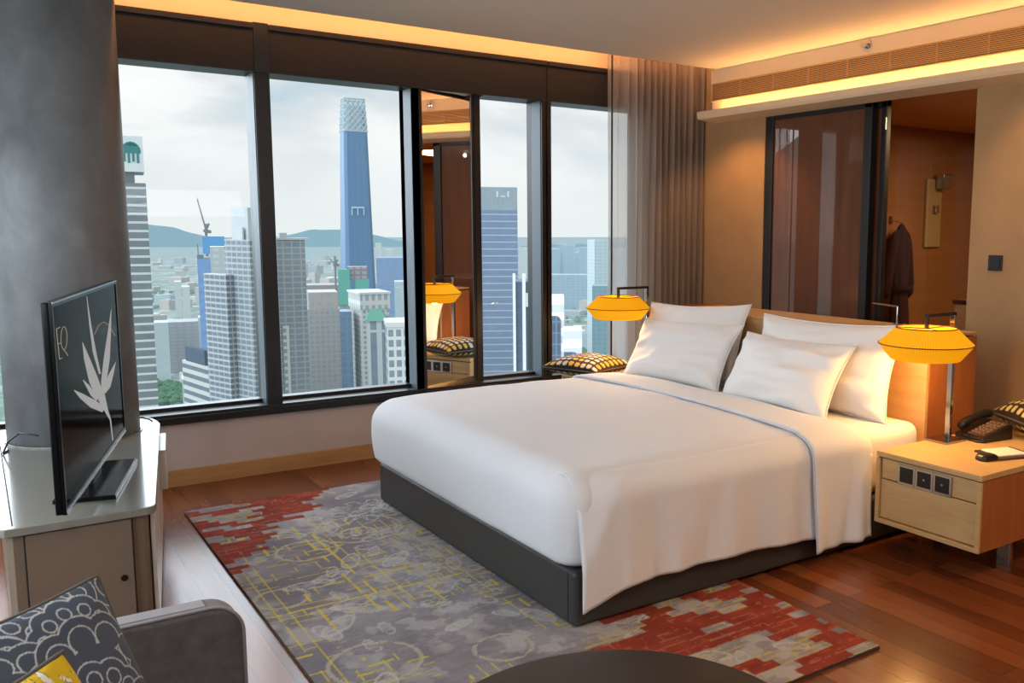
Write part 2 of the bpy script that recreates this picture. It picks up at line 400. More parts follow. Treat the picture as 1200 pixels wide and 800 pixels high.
for s in (-1, 1):
    pts = [(0, s*.06, -.06), (-.01, s*.14, -.15), (-.03, s*.20, -.40), (-.03, s*.245, -.70)]
    mk('robe_sleeve', MB().tube(pts, [.04, .06, .065, .082], 14), M_robe, t, smooth=True, sub=1)
mk('robe_belt', MB().lathe([(.15, -.01), (.155, 0), (.15, .03)], (0, 0, -.58), 24, False), M_robe, t, smooth=True)
t = thing('robe_hook', 'thin chrome hook stem holding the dark red bathrobe', 'hook', (rb.x, rb.y, rb.z))
mk('hook_rod', MB().tube([(0, 0, .005), (0, .118, .03)], .004), M_chrome, t)
mk('hook_plate', MB().lathe([(.02, -.02), (.02, .04)], (0, .118, .02), 16), M_chrome, t)
# shower fittings on the far bathroom wall
sp = at_y(1106, 213, 4.70)
t = thing('shower_fitting', 'small square shower fitting on the brown stone wall', 'shower', sp)
mk('head', MB().box(-.05, .05, -.04, .04, -.06, .06), M_chrome, t, bevel=.01)
mk('arm', MB().tube([(0, .03, 0), (0, .078, .0)], .02), M_chrome, t)
s2 = at_y(1095, 245, 4.75)
t = thing('shower_column', 'narrow pale shower panel on stone wall below shower fitting', 'shower panel', s2)
mk('panel', MB().box(-.10, .10, 0, .029, -.32, .25), pbr('pale panel', rgb(176, 158, 120), .3), t, bevel=.01)
mk('valve', MB().lathe([(.03, -.03), (.03, .03)], (.0, -.01, 0), 20), M_silver, t)
sg = at_x(1088, 250, 6.3)
struct('trim_shower_glass', MB().box(6.3, 6.31, 2.2, sg.y, 0, 2.0), M_clear)
# basin vanity seen low by the glass edge
vp = at_x(1138, 372, 5.6)
t = thing('vanity_cabinet', 'pale wooden vanity corner just inside the bathroom glass', 'cabinet', (5.75, vp.y-.22, 0))
mk('carcass', MB().box(-.3, .3, -.25, .25, 0, vp.z+.1), M_head, t, bevel=.005)
mk('counter', MB().box(-.32, .32, -.26, .26, vp.z+.1, vp.z+.13), M_brown, t, bevel=.004)

# light switch
sw = at_x(1167, 308, XW)
t = thing('light_switch', 'square black light switch plate on the beige wallpaper', 'light switch', (XW, sw.y, sw.z))
mk('plate', MB().box(-.010, -.0005, -.043, .043, -.043, .043), M_blackmatte, t, bevel=.003)
mk('rocker', MB().box(-.014, -.010, -.030, .030, -.030, .030), M_black, t, bevel=.002)

# ------------------------------------------------------------------ curtains
def curtain(name, label, x0, x1, waves, amp, mat, yc):
    n = waves*20; xs = np.linspace(x0, x1, n); zs = np.linspace(.02, 2.80, 24); P = np.zeros((24, n, 3))
    for i, z in enumerate(zs):
        ph = np.linspace(0, waves*2*PI, n); k = .75+.25*(z/2.8)
        jit = .3*np.sin(ph*.37+1)
        P[i, :, 0] = xs+.006*np.sin(ph*2+.3); P[i, :, 1] = yc+amp*np.sin(ph+jit)*k+.006*np.sin(z*3+ph*.3); P[i, :, 2] = z
    t = thing(name, label, 'curtain', ((x0+x1)/2, yc, 0))
    mk('curtain_panel', MB().grid(P), mat, t, smooth=True, world=True)
    mk('curtain_track', MB().box(x0, x1, yc-.02, yc+.02, 2.80, 2.86), M_frame, t, world=True)
curtain('sheer_curtain', 'thin see-through end of the curtain hanging over window glass', 3.735, 3.99, 3, .030, M_sheer, 5.42)
mk('curtain_wand', MB().tube([(3.742, 5.385, .5), (3.742, 5.385, 2.7)], .007, 8), M_frame, bpy.data.objects['sheer_curtain'], world=True)
curtain('gathered_curtain', 'gathered taupe floor length curtain hanging in the corner', 3.985, 4.615, 11, .032, M_drape, 5.42)

# ------------------------------------------------------------------ rug
RX0, RX1, RY0, RY1 = .80, 2.488, 1.93, 4.955
nx, ny = 290, 520
gx, gy = np.meshgrid(np.linspace(RX0, RX1, nx), np.linspace(RY0, RY1, ny))
u, v = gx-RX0, gy-RY0
col = np.zeros((ny, nx, 3))
n1 = fbm(u*4, v*4, 3); n2 = fbm(u*14, v*14, 9); wv = vnoise(u*22, v*150, 21); n3 = fbm(u*30, v*75, 31, 3)
g0, g1, g2 = lin(120, 115, 120), lin(150, 145, 148), lin(190, 186, 180)
tt = np.clip((n1-.35)*2.6+(wv-.5)*.5, 0, 1)[..., None]; col = g0*(1-tt)+g1*tt
bl = np.clip((n2-.53)*12, 0, 1)*np.clip((n1-.38)*6, 0, 1); col = col*(1-.42*bl[..., None])+g2*.42*bl[..., None]
def put(mask, c, k=.85):
    global col
    m = np.clip(mask, 0, 1)[..., None]*k; col = col*(1-m)+np.array(c)*m
# pale blossoms and rings
def ring(cx, cy, r, w, c=lin(176, 170, 150), k=.8):
    d = np.hypot(gx-cx, gy-cy); put((np.abs(d-r) < w)*(n3 > .33), c, k)
rings = [(at_h(360, 648, 0), .13), (at_h(388, 612, 0), .11), (at_h(420, 627, 0), .08), (at_h(440, 780, 0), .15), (at_h(590, 762, 0), .1), (at_h(330, 705, 0), .1), (at_h(420, 622, 0), .2)]
for p, r in rings: ring(p.x, p.y, r, .008)
for p, R0, npet in [(at_h(520, 665, 0), .30, 11), (at_h(540, 700, 0), .16, 9), (at_h(470, 640, 0), .2, 10), (at_h(430, 600, 0), .18, 9)]:
    d = np.hypot(gx-p.x, gy-p.y); a = np.arctan2(gy-p.y, gx-p.x)
    pet = np.abs(np.sin(a*npet/2)); rr = R0*(.55+.45*pet)
    put((np.abs(d-rr) < .009)*(n3 > .36), lin(178, 174, 172), .7)
    put((np.abs(d-rr*.55) < .007)*(n3 > .4), lin(170, 166, 166), .6)
    put((d < R0)*(np.abs(np.sin(a*npet)) > .975)*(d > R0*.3)*(n3 > .42), lin(176, 172, 170), .6)
for k in range(80):   # leaf shapes scattered over the grey field
    cx_, cy_ = rng.uniform(RX0+.1, RX1-.1), rng.uniform(RY0+.1, RY1-.1); a = rng.uniform(0, PI); l_ = rng.uniform(.05, .10)
    x_ = (gx-cx_)*math.cos(a)+(gy-cy_)*math.sin(a); y_ = -(gx-cx_)*math.sin(a)+(gy-cy_)*math.cos(a)
    e = (x_/l_)**2+(y_/(l_*.42))**2; put((np.abs(e-1) < .2)+(e < .8)*.55*(n3 > .42), lin(196, 193, 188), .6)
# yellow hatch: broken thread lines on a grid
ymask = np.clip((fbm(u*1.8+3, v*1.8, 51)-.28)*8, 0, 1)*np.clip(1.5-np.abs(u-.40)/.62, 0, 1)*np.clip((2.6-v)/.4, 0, 1)
sp_ = .048
for fam in (0, 1):
    a, b = (gx, gy) if fam == 0 else (gy, gx)
    idx = np.floor(a/sp_); off = np.abs(a-(idx+.5)*sp_)
    seg = np.floor(b/.085+idx*.37); h = np.sin(idx*12.9898+seg*78.233+fam*4.1)*43758.5453; h = h-np.floor(h)
    long = (np.sin(idx*7.1+fam)*.5+.5 > .8)
    put((off < .0038)*((h > .66)+long*(h > .2))*(ymask > .35)*(n3 > .30), lin(206, 184, 66), .85)
# terracotta corners: stepped brick patches
bw, bh = .125, .046
r_ = np.floor(gy/bh); c0 = np.floor((gx+(r_ % 2)*bw*.5+np.sin(r_*5.3)*.03)/bw)
hh = np.sin(r_*39.346+c0*11.135)*43758.5453; hh = hh-np.floor(hh)
qx = (c0+.5)*bw; qy = (r_+.5)*bh
pa, pb = at_h(383, 575, 0), at_h(272, 672, 0)
s1 = (qx-RX0)/(pa.x-RX0)+(RY1-qy)/(RY1-pb.y)+(fbm(qx*7, qy*7, 61)-.5)*.45+(hh-.5)*.16
red1 = s1 < 1.06
red2 = (qx+.25*(2.5-qy)+(fbm(qx*5, qy*5, 71)-.5)*.6+(hh-.5)*.2 > 1.66)*(qy < 2.85)
isl = fbm(qx*5.5+2, qy*5.5, 81)
red = (red1+red2)*(isl+(hh-.5)*.10 < .565)*(isl > .32)
inner = np.minimum(np.abs((gx+(r_ % 2)*bw*.5+np.sin(r_*5.3)*.03)/bw-c0-.5), .5)
gap = (np.abs(gy/bh-r_-.5) > .42)*(hh > .45)+(inner > .47)*(hh > .5)
rc = lin(126, 52, 40)*(1-np.clip(n2*1.1-.25, 0, 1)[..., None])+lin(158, 74, 54)*np.clip(n2*1.1-.25, 0, 1)[..., None]
m = (red > 0)[..., None]; col = np.where(m, rc, col)
put((red > 0)*gap*(n3 > .4), lin(160, 134, 120), .45)
put((red > 0)*(wv > .8)*(n3 > .5), lin(196, 104, 70), .5)
edge_gold = (red1+red2)*(isl+(hh-.5)*.10 >= .565); put(edge_gold*(np.abs(gy/.03-np.floor(gy/.03)-.5) < .16)*(n3 > .4), lin(196, 168, 60), .7)
pile = .004*(n3-.5)+.002*rng.random((ny, nx))
P = np.stack([gx, gy, .012+pile], -1)
mb = MB().grid(P)
o = mk('rug', mb, colattr('rug wool', .95, .1, .3, 500), smooth=True, fixn=False)
setcol(o, col); tag(o, 'grey and yellow patterned rug with terracotta corners under the bed', 'rug')
mk('rug_backing', MB().box(RX0, RX1, RY0, RY1, .0005, .0095), pbr('rug binding', rgb(70, 60, 56), .9), o)

# ------------------------------------------------------------------ bed
BX0, BX1, BY0, BY1 = 1.68, 3.69, 2.65, 4.58
bed = thing('bed', 'king size bed with charcoal leather base and white linen', 'bed', (2.68, 3.61, 0))
mk('divan_base', MB().box(BX0+.005, BX1, BY0, BY1, .0135, .225), M_divan, bed, world=True, bevel=.022, seg=4)
mk('seam', MB().box(BX0+.0035, BX0+.006, BY0+.045, BY0+.047, .03, .21), M_black, bed, world=True)
def softbox(x0, x1, y0, y1, z0, z1, r, nx=70, ny=70, nz=14, crown=.0, wr=0, seed=5, bulge=0):
    # rounded box skin: superellipse-rounded edges, with crown on top and gentle wrinkles
    bm = bmesh.new()
    def face(f, na, nb):
        g = [[bm.verts.new(f(i/na, j/nb)) for j in range(nb+1)] for i in range(na+1)]
        for i in range(na):
            for j in range(nb): bm.faces.new((g[i][j], g[i+1][j], g[i+1][j+1], g[i][j+1]))
    X = lambda a: x0+a*(x1-x0); Y = lambda a: y0+a*(y1-y0); Z = lambda a: z0+a*(z1-z0)
    face(lambda a, b: (X(a), Y(b), z1), nx, ny); face(lambda a, b: (X(a), Y(b), z0), nx, ny)
    face(lambda a, b: (x0, Y(a), Z(b)), ny, nz); face(lambda a, b: (x1, Y(a), Z(b)), ny, nz)
    face(lambda a, b: (X(a), y0, Z(b)), nx, nz); face(lambda a, b: (X(a), y1, Z(b)), nx, nz)
    bmesh.ops.remove_doubles(bm, verts=bm.verts, dist=1e-5)
    vs = np.array([v.co[:] for v in bm.verts]); c = np.array([[x0+r, y0+r, z0+min(r, .04)], [x1-r, y1-r, z1-r]])
    q = np.clip(vs, c[0], c[1]); d = vs-q
    rz = np.where(d[:, 2] < 0, min(r, .04), r)
    dn_ = np.stack([d[:, 0]/r, d[:, 1]/r, d[:, 2]/rz], -1); ln = np.linalg.norm(dn_, axis=1); mx = np.abs(dn_).max(1)
    k = np.where(ln > 1e-6, mx/np.maximum(ln, 1e-6), 1); vs = q+d*k[:, None]
    ux = (vs[:, 0]-x0)/(x1-x0); uy = (vs[:, 1]-y0)/(y1-y0); uz = (vs[:, 2]-z0)/(z1-z0)
    vs[:, 2] += crown*uz*np.clip(1-(2*ux-1)**2, 0, 1)**.5*np.clip(1-(2*uy-1)**2, 0, 1)**.5
    if bulge:
        b = bulge*np.sin(np.clip(uz, 0, 1)*PI)**.7
        vs[:, 0] -= b*np.clip((.12-ux)/.12, 0, 1); vs[:, 1] -= b*np.clip((.1-uy)/.1, 0, 1); vs[:, 1] += b*np.clip((uy-.9)/.1, 0, 1)
    if wr:
        w = fbm(vs[:, 0]*2.2+vs[:, 2]*2, vs[:, 1]*2.2+vs[:, 2]*3, seed)-.5
        w2 = np.sin(vs[:, 0]*16+8*fbm(vs[:, 0]*1.5, vs[:, 1]*2.0, seed+20))*.5
        vs[:, 2] += (w*wr*1.6+w2*wr*.22)*np.clip(uz*1.5-.4, 0, 1)
        vs[:, 0] -= (fbm(vs[:, 1]*3, vs[:, 2]*4, seed+40)-.5)*wr*1.2*np.clip((.1-ux)/.1, 0, 1)
    for vt, p_ in zip(bm.verts, vs): vt.co = p_
    bm.verts.index_update()
    mb = MB(); mb.v = [tuple(v.co) for v in bm.verts]; mb.f = [tuple(v.index for v in f.verts) for f in bm.faces]; bm.free(); return mb
mk('mattress', softbox(1.72, 3.69, 2.665, 4.565, .227, .535, .06), M_linen2, bed, world=True, smooth=True)
dv = mk('duvet', softbox(1.652, 3.20, 2.648, 4.60, .222, .565, .105, 90, 100, 18, .035, .012, 5, .022), M_linen, bed, world=True, smooth=True)
# side drape hanging over the near edge of the bed
def drape(x0, x1, hemf, out, inset, zt, n=90, m=34, seed=0, amp=.017, flare=0, crownz=.0):
    P = np.zeros((m, n, 3)); xs = np.linspace(x0, x1, n)
    for j, x in enumerate(xs):
        a = (x-x0)/(x1-x0); hem = hemf(a)
        r = .10; L0 = inset; L1 = r*PI/2; L2 = (zt-r)-hem; tot = L0+L1+L2
        st = 0
        for i in range(m):
            s = st+(i/(m-1))**.9*(tot-st)
            if s < L0: y = BY0+r-out+inset-s-.0; z = zt-.016*((L0-s)/max(L0, 1e-6))**1.3
            elif s < L0+L1: th = (s-L0)/r; y = BY0+r-out-r*math.sin(th); z = zt-r+r*math.cos(th)
            else: y = BY0-out; z = zt-r-(s-L0-L1)
            dwn = max(0, min(1, (zt-z)/(zt-hem)))
            w = float(fbm(np.array(x*9+seed), np.array(z*1.2), 101+seed))-.5
            fold = math.sin(x*23+seed+3*float(vnoise(np.array(x*3.1), np.array(z*2.0), 7)))
            y += -(amp*2.2*w+amp*.45*fold)*dwn - .014*dwn + (out+.02)*max(0, 1-a/.14-dwn*1.4)
            e = math.exp(-a*9)*dwn
            y -= flare*e*.6; xx = x-flare*math.exp(-a*14)*dwn*.5
            P[i, j] = (xx, y, z)
    return MB().grid(P)
hem1 = lambda a: .098+.052*min(1, a*7)-.03*max(0, a-.55)/.45
zt_ = .563
mk('duvet_side', drape(1.70, 3.03, hem1, .034, .03, zt_, seed=1, flare=.05, crownz=.012), M_linen, bed, world=True, smooth=True, solid=.006)
def fold_band():
    cols = 26; top = 64; sh = 12; side = 26; r = .10; out = .052; P = np.zeros((cols, top+sh+side, 3)); hem = .072
    for i in range(cols):
        a = i/(cols-1)
        for j in range(top+sh+side):
            if j < top:
                y = 4.59+(BY0+r-out-4.59)*j/(top-1); q = (y-BY0)/(4.60-BY0); cy = math.sqrt(max(0, 1-(2*q-1)**2))
                z = .571+(.033*cy)*(1-.75*max(0, a-.45)/.55); e = max(0, 1-(4.60-y)/.10); z -= .09*e*e
                z += .004*math.sin(y*9+a*3)*a-.02*max(0, a-.8)/.2
            elif j < top+sh:
                th = (j-top+1)/sh*PI/2; y = BY0+r-out-r*math.sin(th); z = .571-r+r*math.cos(th)-.02*max(0, a-.8)/.2
            else:
                t = (j-top-sh+1)/side; z = .471-(.471-hem)*t
                y = BY0-out-t*(.012+.012*math.sin(a*9+1)+.010*math.sin(a*17+2*t))
            x = 2.875+.022*math.sin(min(y, 4.5)*2.1)+a*.375
            if j >= top: x += .012*(j-top)/(sh+side)*(1 if a < .5 else .8)
            P[i, j] = (x, y, z)
    return P
FB = fold_band()
mk('sheet_fold', MB().grid(FB), M_linen, bed, world=True, smooth=True, solid=.010)
mk('fold_piping', MB().tube([(p[0]-.004, p[1], p[2]-.002) for p in FB[0][3:]], .0045, 6), pbr('fold cord', rgb(206, 208, 216), .8), bed, world=True, smooth=True)

# pillows
def cushion_grid(a, b, T, n=40, m=32, pinch=.05, seed=0, wr=.01, pw=2.4, ex=.5):
    U, V = np.meshgrid(np.linspace(-1, 1, n), np.linspace(-1, 1, m))
    h = np.clip((1-np.abs(U)**pw)*(1-np.abs(V)**pw), 0, 1)**ex
    x = a*U*(1-pinch*(1-V**2)); y = b*V*(1-pinch*1.2*(1-U**2))
    cr = np.clip(np.abs(U*V)-.25, 0, 1)
    w = (fbm(U*1.3+V*.8+5+seed, V*2.6-U*.9+9, 200+seed, 2)-.5)*wr*2.2*np.clip(h*1.6, 0, 1)
    w += np.sin((U*np.sign(V)-V*np.sign(U))*9+seed)*wr*.7*cr*np.clip(h*2.5, 0, 1)
    return U, V, x, y, h*T+w, -(h*T*.8)
def cushion(name, a, b, T, mat, parent, n=40, m=32, colf=None, flange=0, **k):
    U, V, x, y, zt, zb = cushion_grid(a, b, T, n, m, **k)
    top = np.stack([x, y, zt], -1); bot = np.stack([x, y, zb], -1)
    bot_in = bot[1:-1, 1:-1]
    vs = list(map(tuple, top.reshape(-1, 3))); off = len(vs); idx = np.arange(m*n).reshape(m, n); ib = idx.copy()
    ib[1:-1, 1:-1] = off+np.arange((m-2)*(n-2)).reshape(m-2, n-2); vs += list(map(tuple, bot_in.reshape(-1, 3)))
    fs = [(idx[i, j], idx[i, j+1], idx[i+1, j+1], idx[i+1, j]) for i in range(m-1) for j in range(n-1)]
    fs += [(ib[i, j], ib[i+1, j], ib[i+1, j+1], ib[i, j+1]) for i in range(m-1) for j in range(n-1)]
    mb = MB(); mb.v = [tuple(map(float, q)) for q in vs]; mb.f = [tuple(map(int, f)) for f in fs]
    o = mk(name, mb, mat, parent, smooth=True, fixn=False, sub=0 if colf else 1)
    if colf is not None:
        c = colf(U, V); setcol(o, np.concatenate([c.reshape(-1, 3), c[1:-1, 1:-1].reshape(-1, 3)]))
    return o, (x, y)
def orient(o, centre, W, N):
    W = Vector(W).normalized(); N = Vector(N); N = (N-W*N.dot(W)).normalized(); Uv = N.cross(W)
    o.matrix_world = Matrix(((W.x, Uv.x, N.x, centre[0]), (W.y, Uv.y, N.y, centre[1]), (W.z, Uv.z, N.z, centre[2]), (0, 0, 0, 1)))
def rim(a, b, pinch, r, mat, parent, name='piping', n=24, dz=0):
    pts = []
    for sgn in range(4):
        for i in range(n):
            q = -1+2*i/n
            uv = [(q, -1), (1, q), (-q, 1), (-1, -q)][sgn]
            pts.append((a*uv[0]*(1-pinch*(1-uv[1]**2)), b*uv[1]*(1-pinch*1.2*(1-uv[0]**2)), dz))
    return mk(name, MB().tube(pts, r, 6, True), mat, parent, smooth=True)
def pillow(label, centre, a, b, T, lean, yaw, seed, roll=0):
    W = (math.sin(yaw), -math.cos(yaw), roll); N = (-math.cos(lean), 0, math.sin(lean))
    t = thing('pillow', label, 'pillow', group='white bed pillows')
    orient(t, centre, W, N)
    cushion('pillowcase', a, b, T, M_linen2, t, 60, 46, seed=seed, wr=.026, pinch=.085)
    rim(a, b, .085, .0035, M_linen2, t, 'hem_flange')
pillow('large white pillow at back against headboard, on the window side', (3.565, 4.28, .765), .465, .245, .11, .30, .02, 1, .05)
pillow('large white pillow at back against headboard, beside the near lamp', (3.565, 3.22, .755), .50, .245, .115, .30, -.02, 2, .02)
pillow('white pillow in front row nearer the window', (3.375, 4.15, .725), .43, .21, .11, .52, .05, 3, .03)
pillow('white pillow in front row nearer the telephone', (3.37, 3.29, .715), .395, .205, .11, .52, -.03, 4, .01)

# headboard
t = thing('headboard', 'low thick oak headboard wall standing behind the bed', 'headboard', (3.9, 3.6, 0))
mk('front_panel', MB().box(3.70, 3.722, 2.662, 4.60, 0, .935), M_head, t, world=True, bevel=.002)
mk('core', MB().box(3.7225, 4.10, 2.662, 4.60, 0, .925), M_headend, t, world=True, bevel=.002)
mk('top_cap', MB().box(3.70, 4.10, 2.662, 4.60, .936, .948), M_head, t, world=True, bevel=.002)
mk('panel_seam', MB().box(3.6985, 3.70, 3.30, 3.304, .3, .935), M_oakdark, t, world=True)
cp = at_x(810, 360, 4.42)
t = thing('low_cabinet', 'reddish wooden cabinet top behind headboard by the curtain', 'cabinet', (4.42, cp.y, 0))
mk('carcass', MB().box(-.05, .15, -.17, .12, .02, cp.z-.02), M_headend, t, bevel=.003)
mk('top', MB().box(-.06, .16, -.18, .13, cp.z-.02, cp.z+.015), M_headend, t, bevel=.003)
mk('plinth', MB().box(-.04, .14, -.15, .10, 0, .02), M_gap, t)
# slim chrome reading lamp behind the headboard
q0 = at_x(1052, 359, 4.0); q1 = at_x(1023, 355, 4.0)
t = thing('reading_lamp', 'slim chrome bent-arm reading lamp standing on the headboard top', 'reading lamp', (4.0, q0.y, .949))
mk('base', MB().lathe([(.03, 0), (.03, .008), (.008, .012)], n=24), M_chrome, t)
mk('stem', MB().tube([(0, 0, .008), (0, 0, q0.z-.949)], .0045, 8), M_chrome, t)
mk('arm', MB().tube([(0, .0, q0.z-.949), (0, q1.y-q0.y, q1.z-.949)], .006, 8), M_chrome, t)

# ------------------------------------------------------------------ nightstands
ZN = .475
def nightstand(label, yl, yr, mirror):
    # yl: side towards the bed, yr: outer side
    s = 1 if yl > yr else -1
    x0, x1 = 3.235, 4.30; cy = (yl+yr)/2; h = abs(yl-yr)/2
    t = thing('nightstand', label, 'nightstand', (x0, cy, 0), 0, 'bedside cabinets')
    zb = .15
    B = lambda *a: MB().box(*a)
    car = MB().box(.0, 1.1, -h, h, zb, zb+.02).box(.0, 1.1, -h, -h+.02, zb+.02, ZN-.03).box(.0, 1.1, h-.02, h, zb+.02, ZN-.03).box(1.08, 1.1, -h+.02, h-.02, zb+.02, ZN-.03)
    mk('carcass', car, M_oak, t, bevel=.0015)
    mk('top', B(0, 1.1, -h, h, ZN-.024, ZN), M_oak, t, bevel=.002)
    mk('side_panel', B(.012, 1.09, min(-s*h, -s*(h+.002)), max(-s*h, -s*(h+.002)), zb+.002, ZN-.026), M_headend if s > 0 else M_oak, t)
    mk('shadow_gap', B(.012, 1.08, -h+.004, h-.004, ZN-.030, ZN-.024), M_oakdark, t)
    mk('upper_panel', B(.012, .03, -h+.024, h-.024, zb+.205, ZN-.031), M_oak, t, bevel=.0015)
    dr = mk('drawer', B(.010, .03, -h+.024, h-.024, zb+.026, zb+.200), M_oak, t, bevel=.0015)
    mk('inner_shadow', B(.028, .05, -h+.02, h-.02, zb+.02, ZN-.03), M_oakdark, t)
    # socket plates
    zc = zb+.245; ys = s*(h-.160)
    for k in range(3):
        yy = ys-s*k*.090
        pl = mk('socket_plate', B(.004, .0118, yy-.0445, yy+.0445, zc-.045, zc+.042), M_steel, t, bevel=.002)
        mk('socket_insert', B(.0025, .0045, yy-.034, yy+.034, zc-.034, zc+.033), M_black, pl, bevel=.001)
        if k == 0:
            mk('socket_mark', B(.0015, .0028, yy-.012, yy-.009, zc-.012, zc+.012).box(.0015, .0028, yy+.009, yy+.012, zc-.012, zc+.012), M_blackmatte, pl)
        else:
            mk('socket_mark', B(.0015, .0028, yy-.004, yy+.004, zc-.004, zc+.004), M_steel, pl)
    for lx in (.36, .96):
        for ly in ((-h+.10, h-.10)):
            mk('leg', B(lx-.012, lx+.012, ly-.03, ly+.03, 0, zb-.001), M_chrome, t, bevel=.002)
nightstand('oak nightstand beside the bed, carrying telephone and bedside lamp', 2.57, 2.045, 1)
nightstand('oak nightstand on the window side of the bed, under patterned cushion', 4.68, 5.25, -1)

# ------------------------------------------------------------------ bedside lamps
def lamp(label, x, y, arm):
    t = thing('bedside_lamp', label, 'lamp', (x, y, ZN), 0, 'bedside lamps with yellow shades')
    mk('base', MB().box(-.10, .05, -.065, .06, 0, .012), M_chrome, t, bevel=.002)
    mk('pole', MB().box(-.010, .010, -.013, .013, .012, .588), M_chrome, t, bevel=.002)
    mk('arm', MB().box(-arm-.008, .010, -.009, .009, .588, .604), M_black, t, bevel=.002)
    mk('stem', MB().box(-arm-.008, -arm+.008, -.008, .008, .538, .588), M_black, t, bevel=.002)
    zt, zm, zb = .543, .470, .400
    sh = empty('shade_pivot')
    bpy.data.objects.remove(sh)
    n = 128
    def ringz(r0, z0, r1, z1, k=6):
        P = np.zeros((k, n, 3))
        for i in range(k):
            f = i/(k-1)
            for j in range(n):
                a = 2*PI*j/n; r = (r0+(r1-r0)*f)*(1+.006*(-1)**j)
                P[i, j] = (r*math.cos(a), r*math.sin(a), z0+(z1-z0)*f)
        return P
    mb = MB().grid(ringz(.132, zt, .208, zm), True).grid(ringz(.208, zm, .152, zb), True)
    so = mk('lamp_shade', mb, M_shade, t, smooth=True); so.location = (-arm, 0, 0)
    rg = mk('shade_ring', MB().tube([(.209*math.cos(2*PI*i/64), .209*math.sin(2*PI*i/64), zm) for i in range(64)], .0028, 6, True), M_ring, t, smooth=True); rg.location = (-arm, 0, 0)
    tr = mk('shade_rim', MB().tube([(.133*math.cos(2*PI*i/48), .133*math.sin(2*PI*i/48), zt) for i in range(48)], .003, 6, True), M_ring, t, smooth=True); tr.location = (-arm, 0, 0)
    sp = MB()
    for k in range(3): a = 2*PI*k/3; sp.tube([(0, 0, zt-.004), (.132*math.cos(a), .132*math.sin(a), zt-.002)], .003, 6)
    sd = mk('shade_spider', sp, M_chrome, t); sd.location = (-arm, 0, 0)
    bu = mk('bulb', MB().lathe([(.008, .06), (.014, .05), (.028, .02), (.03, 0), (.022, -.024), (.006, -.034)], (0, 0, .463), 20), M_bulb, t, smooth=True); bu.location = (-arm, 0, 0)
    ld = bpy.data.lights.new('bulb_light', 'POINT'); ld.energy = 15; ld.color = (1, .55, .18); ld.shadow_soft_size = .035
    lo = bpy.data.objects.new('bulb_light', ld); COL.objects.link(lo); lo.location = (x-arm, y, ZN+.415)
lamp('lit yellow pleated lamp on square chrome pole, beside the telephone', 3.68, 2.515, .20)
lamp('lit yellow pleated lamp on square chrome pole, in front of the curtain', 3.62, 4.80, .23)

# ------------------------------------------------------------------ patterned small cushions
def pat_cells(bg, fg, fg2, nu, nv, ru, rv):
    def f(U, V):
        cu = (U*.5+.5)*nu; cv = (V*.5+.5)*nv; iu = np.floor(cu); iv = np.floor(cv)
        e = (np.abs((cu-iu-.5)/ru))**3+(np.abs((cv-iv-.5)/rv))**3
        h = np.sin(iu*12.1+iv*7.7); base = np.where((h > -.2)[..., None], fg, fg2)
        return np.where((e < 1)[..., None], base, bg)
    return f
M_cush = colattr('woven cushion', .9, .2, .2, 400, .1)
def small_cushion(label, c, a, b, T, rz, f, tilt=(0, 0, 1)):
    t = thing('throw_cushion', label, 'cushion', group='patterned cushions on the nightstands')
    orient(t, c, (math.cos(rz), math.sin(rz), 0), tilt)
    cushion('cushion_cover', a, b, T, M_cush, t, 120, 110, colf=f, pinch=.06, wr=.006)
    rim(a, b, .06, .005, M_mocha, t)
small_cushion('black and cream checked cushion on the window-side nightstand', (3.33, 5.06, ZN+.062), .225, .225, .08, .35, pat_cells(lin(38, 34, 34), lin(190, 184, 176), lin(196, 160, 70), 9, 9, .30, .38))
small_cushion('dark brown cushion with yellow oval dots behind the telephone', (4.20, 2.315, ZN+.074), .20, .19, .095, -.5, pat_cells(lin(44, 32, 26), lin(222, 204, 110), lin(212, 190, 120), 9, 8, .33, .30))

# ------------------------------------------------------------------ telephone, notepad, remote
ph = at_h(1133, 508, ZN)
t = thing('telephone', 'black desk telephone with handset on the oak nightstand', 'telephone', (3.86, 2.445, ZN), math.radians(-8))
M_ = Matrix.Identity(4)
wedge = MB(); w_, l_ = .085, .10
wedge.add([(-l_, -w_, 0), (l_, -w_, 0), (l_, w_, 0), (-l_, w_, 0), (-l_, -w_, .022), (l_, -w_, .075), (l_, w_, .075), (-l_, w_, .022)], [(0, 3, 2, 1), (4, 5, 6, 7), (0, 1, 5, 4), (2, 3, 7, 6), (0, 4, 7, 3), (1, 2, 6, 5)])
mk('phone_body', wedge, M_black, t, bevel=.006)
sl = (.075-.022)/(2*l_)
zt = lambda x: .022+sl*(x+l_)
face = MB(); face.add([(-.085, -.078, zt(-.085)+.001), (.08, -.078, zt(.08)+.001), (.08, .018, zt(.08)+.001), (-.085, .018, zt(-.085)+.001), (-.085, -.078, zt(-.085)+.006), (.08, -.078, zt(.08)+.006), (.08, .018, zt(.08)+.006), (-.085, .018, zt(-.085)+.006)], [(0, 3, 2, 1), (4, 5, 6, 7), (0, 1, 5, 4), (2, 3, 7, 6), (0, 4, 7, 3), (1, 2, 6, 5)])
mk('faceplate', face, pbr('telephone faceplate', rgb(74, 50, 38), .4), t)
keys = MB()
for i in range(6):
    for j in range(4):
        x = -.07+i*.024; y = -.066+j*.021; keys.box(x, x+.016, y, y+.014, zt(x)+.005, zt(x)+.013)
mk('keypad', keys, M_key, t)
hs = [(-.105, .055, .05), (-.08, .055, .064), (-.03, .055, .084), (.04, .055, .098), (.09, .055, .104), (.115, .055, .098)]
mk('handset', MB().tube(hs, [.018, .025, .019, .019, .026, .019], 14), M_black, t, smooth=True, sub=1)
cd = [(-.10+.004*math.cos(i*1.2), .06+.10*0+.006*math.sin(i*1.2)-.004*i*.5, .012+.004*math.sin(i*1.2)) for i in range(40)]
